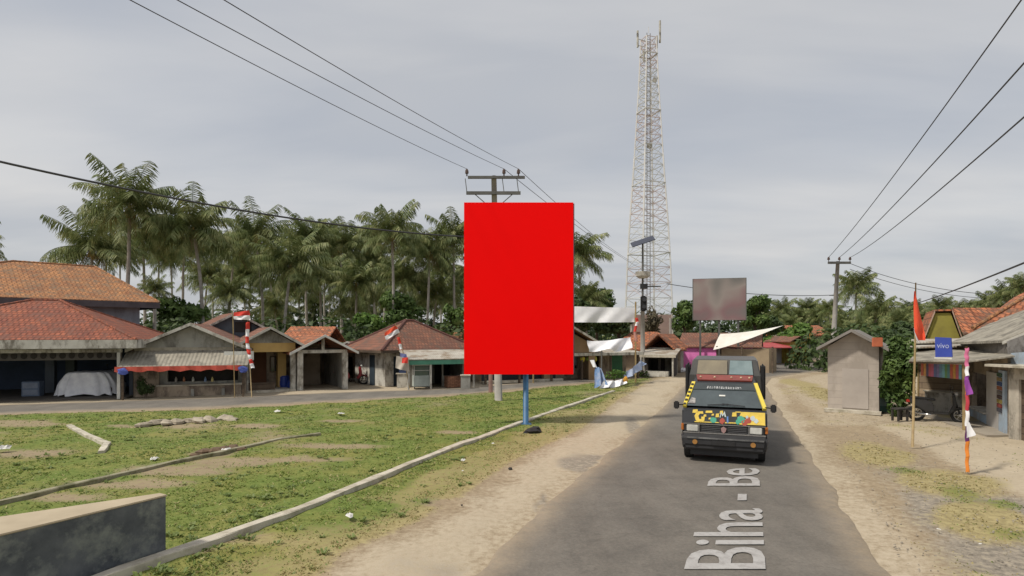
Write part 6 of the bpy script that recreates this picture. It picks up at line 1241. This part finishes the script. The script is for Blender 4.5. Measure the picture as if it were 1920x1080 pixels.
# ---------------------------------------------------------------- van
def loft(mb, prof):
    """prof: closed outline of (y, z, halfwidth); makes the band across x and the two sides"""
    n = len(prof); vs = [(-w_, y, z) for y, z, w_ in prof]+[(w_, y, z) for y, z, w_ in prof]
    mb.add(vs, [(i, (i+1) % n, n+(i+1) % n, n+i) for i in range(n)]+[tuple(range(n-1, -1, -1)), tuple(range(n, 2*n))]); return mb
def van():
    g = G(1364, 876); t = thing('minibus_van', 'yellow and black painted minibus driving towards us on the asphalt road', 'van', (g.x+.02, g.y+.27, .03), -math.radians(20.5))
    yel = pm('van_yellow', (.74, .60, .09), (.66, .52, .07), 2, .35); blk = pm('van_black', (.035, .037, .04), (.025, .026, .03), 2, .35); bl2 = pm('van_lower', (.03, .03, .032), (.018, .018, .02), 3, .6)
    # lower body
    mb = MB(); loft(mb, [(-.02, .62, .83), (-.02, .80, .83), (.06, 1.08, .835), (.34, 1.12, .835), (3.9, 1.12, .835), (3.95, .35, .82), (3.3, .30, .82), (.9, .30, .82), (.1, .34, .82)]); mb.build('body', blk, t, bevel=.045)
    # cab roof/upper behind windshield
    mb = MB(); loft(mb, [(.16, 1.13, .79), (.84, 1.60, .64), (1.02, 1.665, .63), (1.7, 1.69, .66), (1.7, 1.13, .81)]); mb.build('cab', blk, t, bevel=.02)
    # windshield
    mb = MB(); a = Vector((0, .09, 1.13)); n_ = Vector((0, -.57, .82)).normalized()*.012
    pts = [Vector((-.745, .165, 1.13)), Vector((.745, .165, 1.13)), Vector((.60, .80, 1.57)), Vector((-.60, .80, 1.57))]; mb.slab([p+n_ for p in pts], .008, n_); w_ = mb.build('windshield', pm('windshield_glass', (.075, .095, .10), (.045, .058, .062), 1.8, .05, spec=.9), t)
    band = [pts[3]+Vector((.0, 0, 0)), pts[2]]; q = lambda u, v: pts[0].lerp(pts[1], u).lerp(pts[3].lerp(pts[2], u), v)+n_*2.0
    mb = MB(); mb.slab([q(.0, .70), q(1, .70), q(1, .985), q(0, .985)], .003, n_); mb.build('sun_strip', pm('sun_strip', (.05, .06, .062), None, 3, .3), w_)
    R = math.atan2(.515, .635)
    text_mesh('strip_lettering', 'SUMBER JAYA' if False else 'TANJUNG', .13, pm('pale_letter', (.42, .43, .43), (.30, .31, .31), 8), w_, q(.56, .80)+n_*.6, (R, 0, 0), sx=1.25) if False else None
    mb = MB(); random.seed(4)
    for k in range(15): x = .22+.57*k/15; mb.slab([q(x, .745), q(x+.026, .745+.01*random.random()), q(x+.028, .845-.03*random.random()), q(x+.004, .85)], .003, n_)
    mb.build('strip_lettering', pm('pale_letter', (.62, .63, .63), (.42, .43, .43), 12, .6), w_)
    mb = MB(); mb.slab([q(.43, .42), q(.52, .42), q(.52, .48), q(.43, .48)], .003, n_); mb.build('sticker', M_WHITE, w_)
    mb = MB(); mb.slab([q(.005, .08), q(.11, .08), q(.09, .30), q(.03, .34)], .003, n_); mb.build('corner_sticker', pm('corner_sticker', (.42, .40, .38), (.15, .14, .14), 12), w_)
    for k, (u, v0, v1) in enumerate([(.28, .04, .02), (.78, .02, .05)]): mb = MB(); mb.bar(q(u, .02)+n_, q(u+.28 if k == 0 else u-.3, .09)+n_, .018, .012); mb.build('wiper', M_BLACK, t)
    # A pillars yellow with black dashes
    for s in (-1, 1):
        A_, B_ = Vector((s*.79, .13, 1.12)), Vector((s*.635, .80, 1.585)); mb = MB(); mb.bar(A_, B_, .075, .06); o = mb.build('windscreen_pillar', yel, t)
        if s < 0:
            mb = MB(); 
            for k in range(6): mb.bar(A_.lerp(B_, (k+.25)/6.2)+Vector((-.004, -.03, .02)), A_.lerp(B_, (k+.6)/6.2)+Vector((-.004, -.03, .02)), .05, .04)
            mb.build('dash_marks', blk, o)
    # painted front panel
    pf = lambda x, z: Vector((x, -.02+(z-.80)/.28*.08 if z > .8 else -.02, z))
    mb = MB(); mb.slab([pf(-.60, .805), pf(.80, .805), pf(.80, 1.07), pf(.30, 1.07), pf(.12, 1.09), pf(-.60, 1.075)], .012, (0, -1, .28)); pn = mb.build('front_panel', pm('panel_black', (.045, .05, .05), (.03, .032, .035), 5, .4), t)
    def blob(x0, z0, pts2, key, col, lift=.016):
        mb = MB(); mb.slab([pf(x0+a, z0+b)+Vector((0, -lift, lift*.28)) for a, b in pts2], .003, (0, -1, .28)); mb.build('painted_motif', pm(key, col, tuple(v*.8 for v in col), 9, .45), pn)
    Y_, Gn, Rd, Wh, Bl = ('paint_yellow', (.82, .60, .10)), ('paint_green', (.08, .38, .26)), ('paint_red', (.42, .08, .05)), ('paint_white', (.55, .62, .62)), ('paint_blue', (.12, .25, .55))
    blob(.36, .81, [(0, .02), (.43, 0), (.43, .25), (-.02, .25), (-.05, .17), (.08, .14)], *Y_, lift=.014)
    ring = lambda r, n_=9, k=1.0: [(r*math.cos(6.28*i/n_)*random.uniform(.75, 1.15)*k, r*math.sin(6.28*i/n_)*random.uniform(.75, 1.15)) for i in range(n_)]
    # a chunky 'G' at the left
    blob(-.55, .82, [(.14, .22), (.02, .21), (-.03, .12), (.0, .03), (.10, -.01), (.17, .03), (.18, .11), (.11, .11), (.11, .06), (.07, .06), (.05, .12), (.08, .17), (.15, .17)], *Y_)
    for x, z, w2, h2 in ((-.62, 1.00, .11, .075), (-.36, 1.01, .14, .05), (-.58, .815, .5, .02), (.30, .81, .5, .03), (-.40, .93, .06, .05), (-.24, .96, .05, .04), (-.16, .93, .07, .08), (-.30, .88, .05, .04), (-.08, 1.0, .07, .07), (.16, .96, .09, .09), (.22, 1.04, .12, .025), (.02, .82, .30, .025)): blob(x, z, [(0, 0), (w2, .005), (w2*.95, h2), (.01, h2*.9)], *Y_)
    blob(-.02, .93, [(-.06, 0), (-.03, .12), (0, .06), (.04, .13), (.07, .01), (.04, .02), (.03, .07), (0, .02), (-.03, .07), (-.04, 0)], *Wh, lift=.02)
    blob(.06, .83, [(0, 0), (.035, 0), (.03, .13), (0, .12)], *Bl, lift=.02)
    for x, z, r, c in ((-.20, .87, .065, Gn), (-.03, .86, .06, Rd), (.34, .91, .075, Gn), (.27, .86, .05, Gn), (.48, .90, .07, Rd), (.40, .85, .06, Rd), (.56, .94, .05, Wh), (.62, .89, .045, Wh), (.30, .94, .03, Wh), (.45, .96, .03, Wh)): blob(x, z, ring(r), *c, lift=.018+.002*random.random())
    # grille band
    gr = part('grille', bl2, t, (-.76, .76, -.055, -.02, .60, .79)); part('trim', M_CHROME, t, (-.80, .80, -.075, -.056, .595, .622), (-.80, .80, -.075, -.056, .783, .80))
    for k in range(4): part('grille_bar', pm('grille_grey', (.10, .10, .105), None, 5, .5), gr, (-.43, -.07, -.070, -.056, .635+k*.035, .648+k*.035), (.09, .44, -.070, -.056, .635+k*.035, .648+k*.035))
    mb = MB(); mb.slab([(-.04, -.09, .66), (0, -.09, .62), (.04, -.09, .66), (.055, -.09, .72), (0, -.09, .76), (-.055, -.09, .72)], .02, (0, 1, 0)); mb.build('badge', pm('badge_metal', (.40, .25, .24), None, 6, .4), t)
    for s in (-1, 1):
        mb = MB(); mb.bb(s*.50, s*.73, -.085, -.056, .635, .77); h_ = mb.build('headlight', pm('headlight_glass', (.62, .62, .58), (.45, .45, .42), 8, .15), t, bevel=.012)
        part('lamp_rim', M_CHROME, h_, (s*.475, s*.495, -.085, -.056, .62, .783)); mb = MB(); mb.bb(s*.79, s*.845, -.03, .10, .64, .78); mb.build('turn_signal', pm('amber_lens', (.50, .16, .03), None, 5, .3), t, bevel=.01)
        # mirrors
        mb = MB(); mb.bb(s*.89, s*1.00, -.02, .05, 1.08, 1.24); m_ = mb.build('mirror', M_BLACK, t, bevel=.02); mb = MB(); mb.bar((s*.80, .15, 1.16), (s*.95, .02, 1.16), .025); mb.build('mirror_arm', M_BLACKM, m_)
        mb = MB(); mb.slab([(s*.828, .45, 1.14), (s*.812, 1.55, 1.14), (s*.70, 1.5, 1.55), (s*.68, .95, 1.55)], .008, (s, 0, 0)); mb.build('side_window', M_GLASSD, t)
    # bumper
    mb = MB(); loft(mb, [(-.16, .34, .80), (-.16, .50, .82), (-.13, .585, .84), (.12, .59, .86), (.12, .26, .84), (-.10, .24, .78)]); bmp = mb.build('bumper', bl2, t, bevel=.045)
    part('bumper_strip', pm('worn_grey', (.20, .20, .20), (.06, .06, .06), 5, .5), bmp, (-.72, .76, -.178, -.161, .50, .53)); part('number_plate', M_BLACKM, bmp, (-.22, .22, -.178, -.161, .38, .48), bevel=.004)
    for s in (-1, 1): mb = MB(); mb.tube([(s*.56, -.175, .43), (s*.56, -.155, .43)], .05, 12); mb.build('fog_lamp', pm('amber_fog', (.45, .22, .06), None, 5, .3), bmp)
    part('lower_skirt', bl2, t, (-.66, .66, -.02, .1, .14, .27))
    for y in (.48, 3.15):
        for s in (-1, 1):
            mb = MB(); mb.tube([(s*.62, y, .28), (s*.63, y, .28), (s*.80, y, .28), (s*.81, y, .28)], [.26, .285, .285, .26], 22); wh = mb.build('wheel', M_BLACK, t, smooth=False); mb = MB(); mb.tube([(s*.812, y, .28), (s*.822, y, .28)], [.16, .15], 16); mb.build('rim', M_CHROME, wh)
    # raised rear body
    mb = MB(); loft(mb, [(1.72, 1.13, .84), (1.72, 1.70, .80), (1.84, 2.06, .72), (3.85, 2.08, .74), (3.95, 1.13, .84)]); rb = mb.build('rear_body', pm('rear_body_paint', (.05, .05, .05), (.09, .085, .075), 1.4, .45), t, bevel=.03)
    mb = MB(); mb.slab([(.10, 1.70, 1.72), (.62, 1.70, 1.72), (.59, 1.82, 2.04), (.12, 1.82, 2.04)], .02, (0, -.9, .3)); mb.build('clerestory_window', pm('pale_bluish_glass', (.26, .33, .34), (.18, .24, .25), 3, .15), rb)
    mb = MB(); mb.slab([(-.62, 1.70, 1.72), (.06, 1.70, 1.72), (.06, 1.82, 2.04), (-.59, 1.82, 2.04)], .015, (0, -.9, .3)); mb.build('tan_panel', pm('tan_van_panel', (.28, .24, .16), (.20, .17, .12), 3, .6), rb)
    for s in (-1, 1):
        part('side_guard', M_BLACK, rb, (s*.79, s*.885, 1.72, 2.3, 1.12, 1.96), bevel=.04)
        for k in range(2): y0_ = 2.5+k*.7; mb = MB(); mb.slab([(s*.842, y0_, 1.2), (s*.842, y0_+.6, 1.2), (s*.80, y0_+.6, 1.75), (s*.80, y0_, 1.75)], .008, (s, 0, 0)); mb.build('side_window', M_GLASSD, rb)
    # red roof strip
    mb = MB(); mb.slab([(-.56, .88, 1.62), (.57, .88, 1.62), (.60, 1.16, 1.715), (-.60, 1.16, 1.715)], .03, (0, -.3, 1)); mb.build('red_roof_strip', pm('strip_red', (.26, .05, .035), (.16, .035, .025), 4, .4), t)
    for x in (-.5, -.2, .15, .35, .52): mb = MB(); mb.ball((x, .98, 1.70), .025, 6, 5); mb.build('roof_light', pm('small_lamp', (.6, .45, .3), None, 5, .3), t)
van()
# dark shape (covered load) resting in the grass, left pot plants by the shop
random.seed(9)
litter(1010+750, 1000, .03, 'tiny white scrap on the grey gravel near the asphalt edge', group='litter on the gravel'); litter(1838, 1028, .03, 'tiny pale scrap among the dark gravel stones', group='litter on the gravel')
def pebbles():
    mb = MB(); random.seed(3)
    for _ in range(1500):
        y = 5.5+14*random.random()**1.8; x = .42*y+1.7+abs(random.gauss(0, .28))*y; Pq = np.array([[x, y]])
        mb.ball((x, y, .012), random.uniform(.004, .013)*(1+y*.02), 5, 3, (1.2, 1, .6), .3)
    o = mb.build('loose_gravel', pm('gravel_stone', (.36, .32, .26), (.22, .195, .16), .9, .95)); tag(o, 'loose small stones scattered over the verge beside the asphalt', 'gravel', kind='stuff')
pebbles()
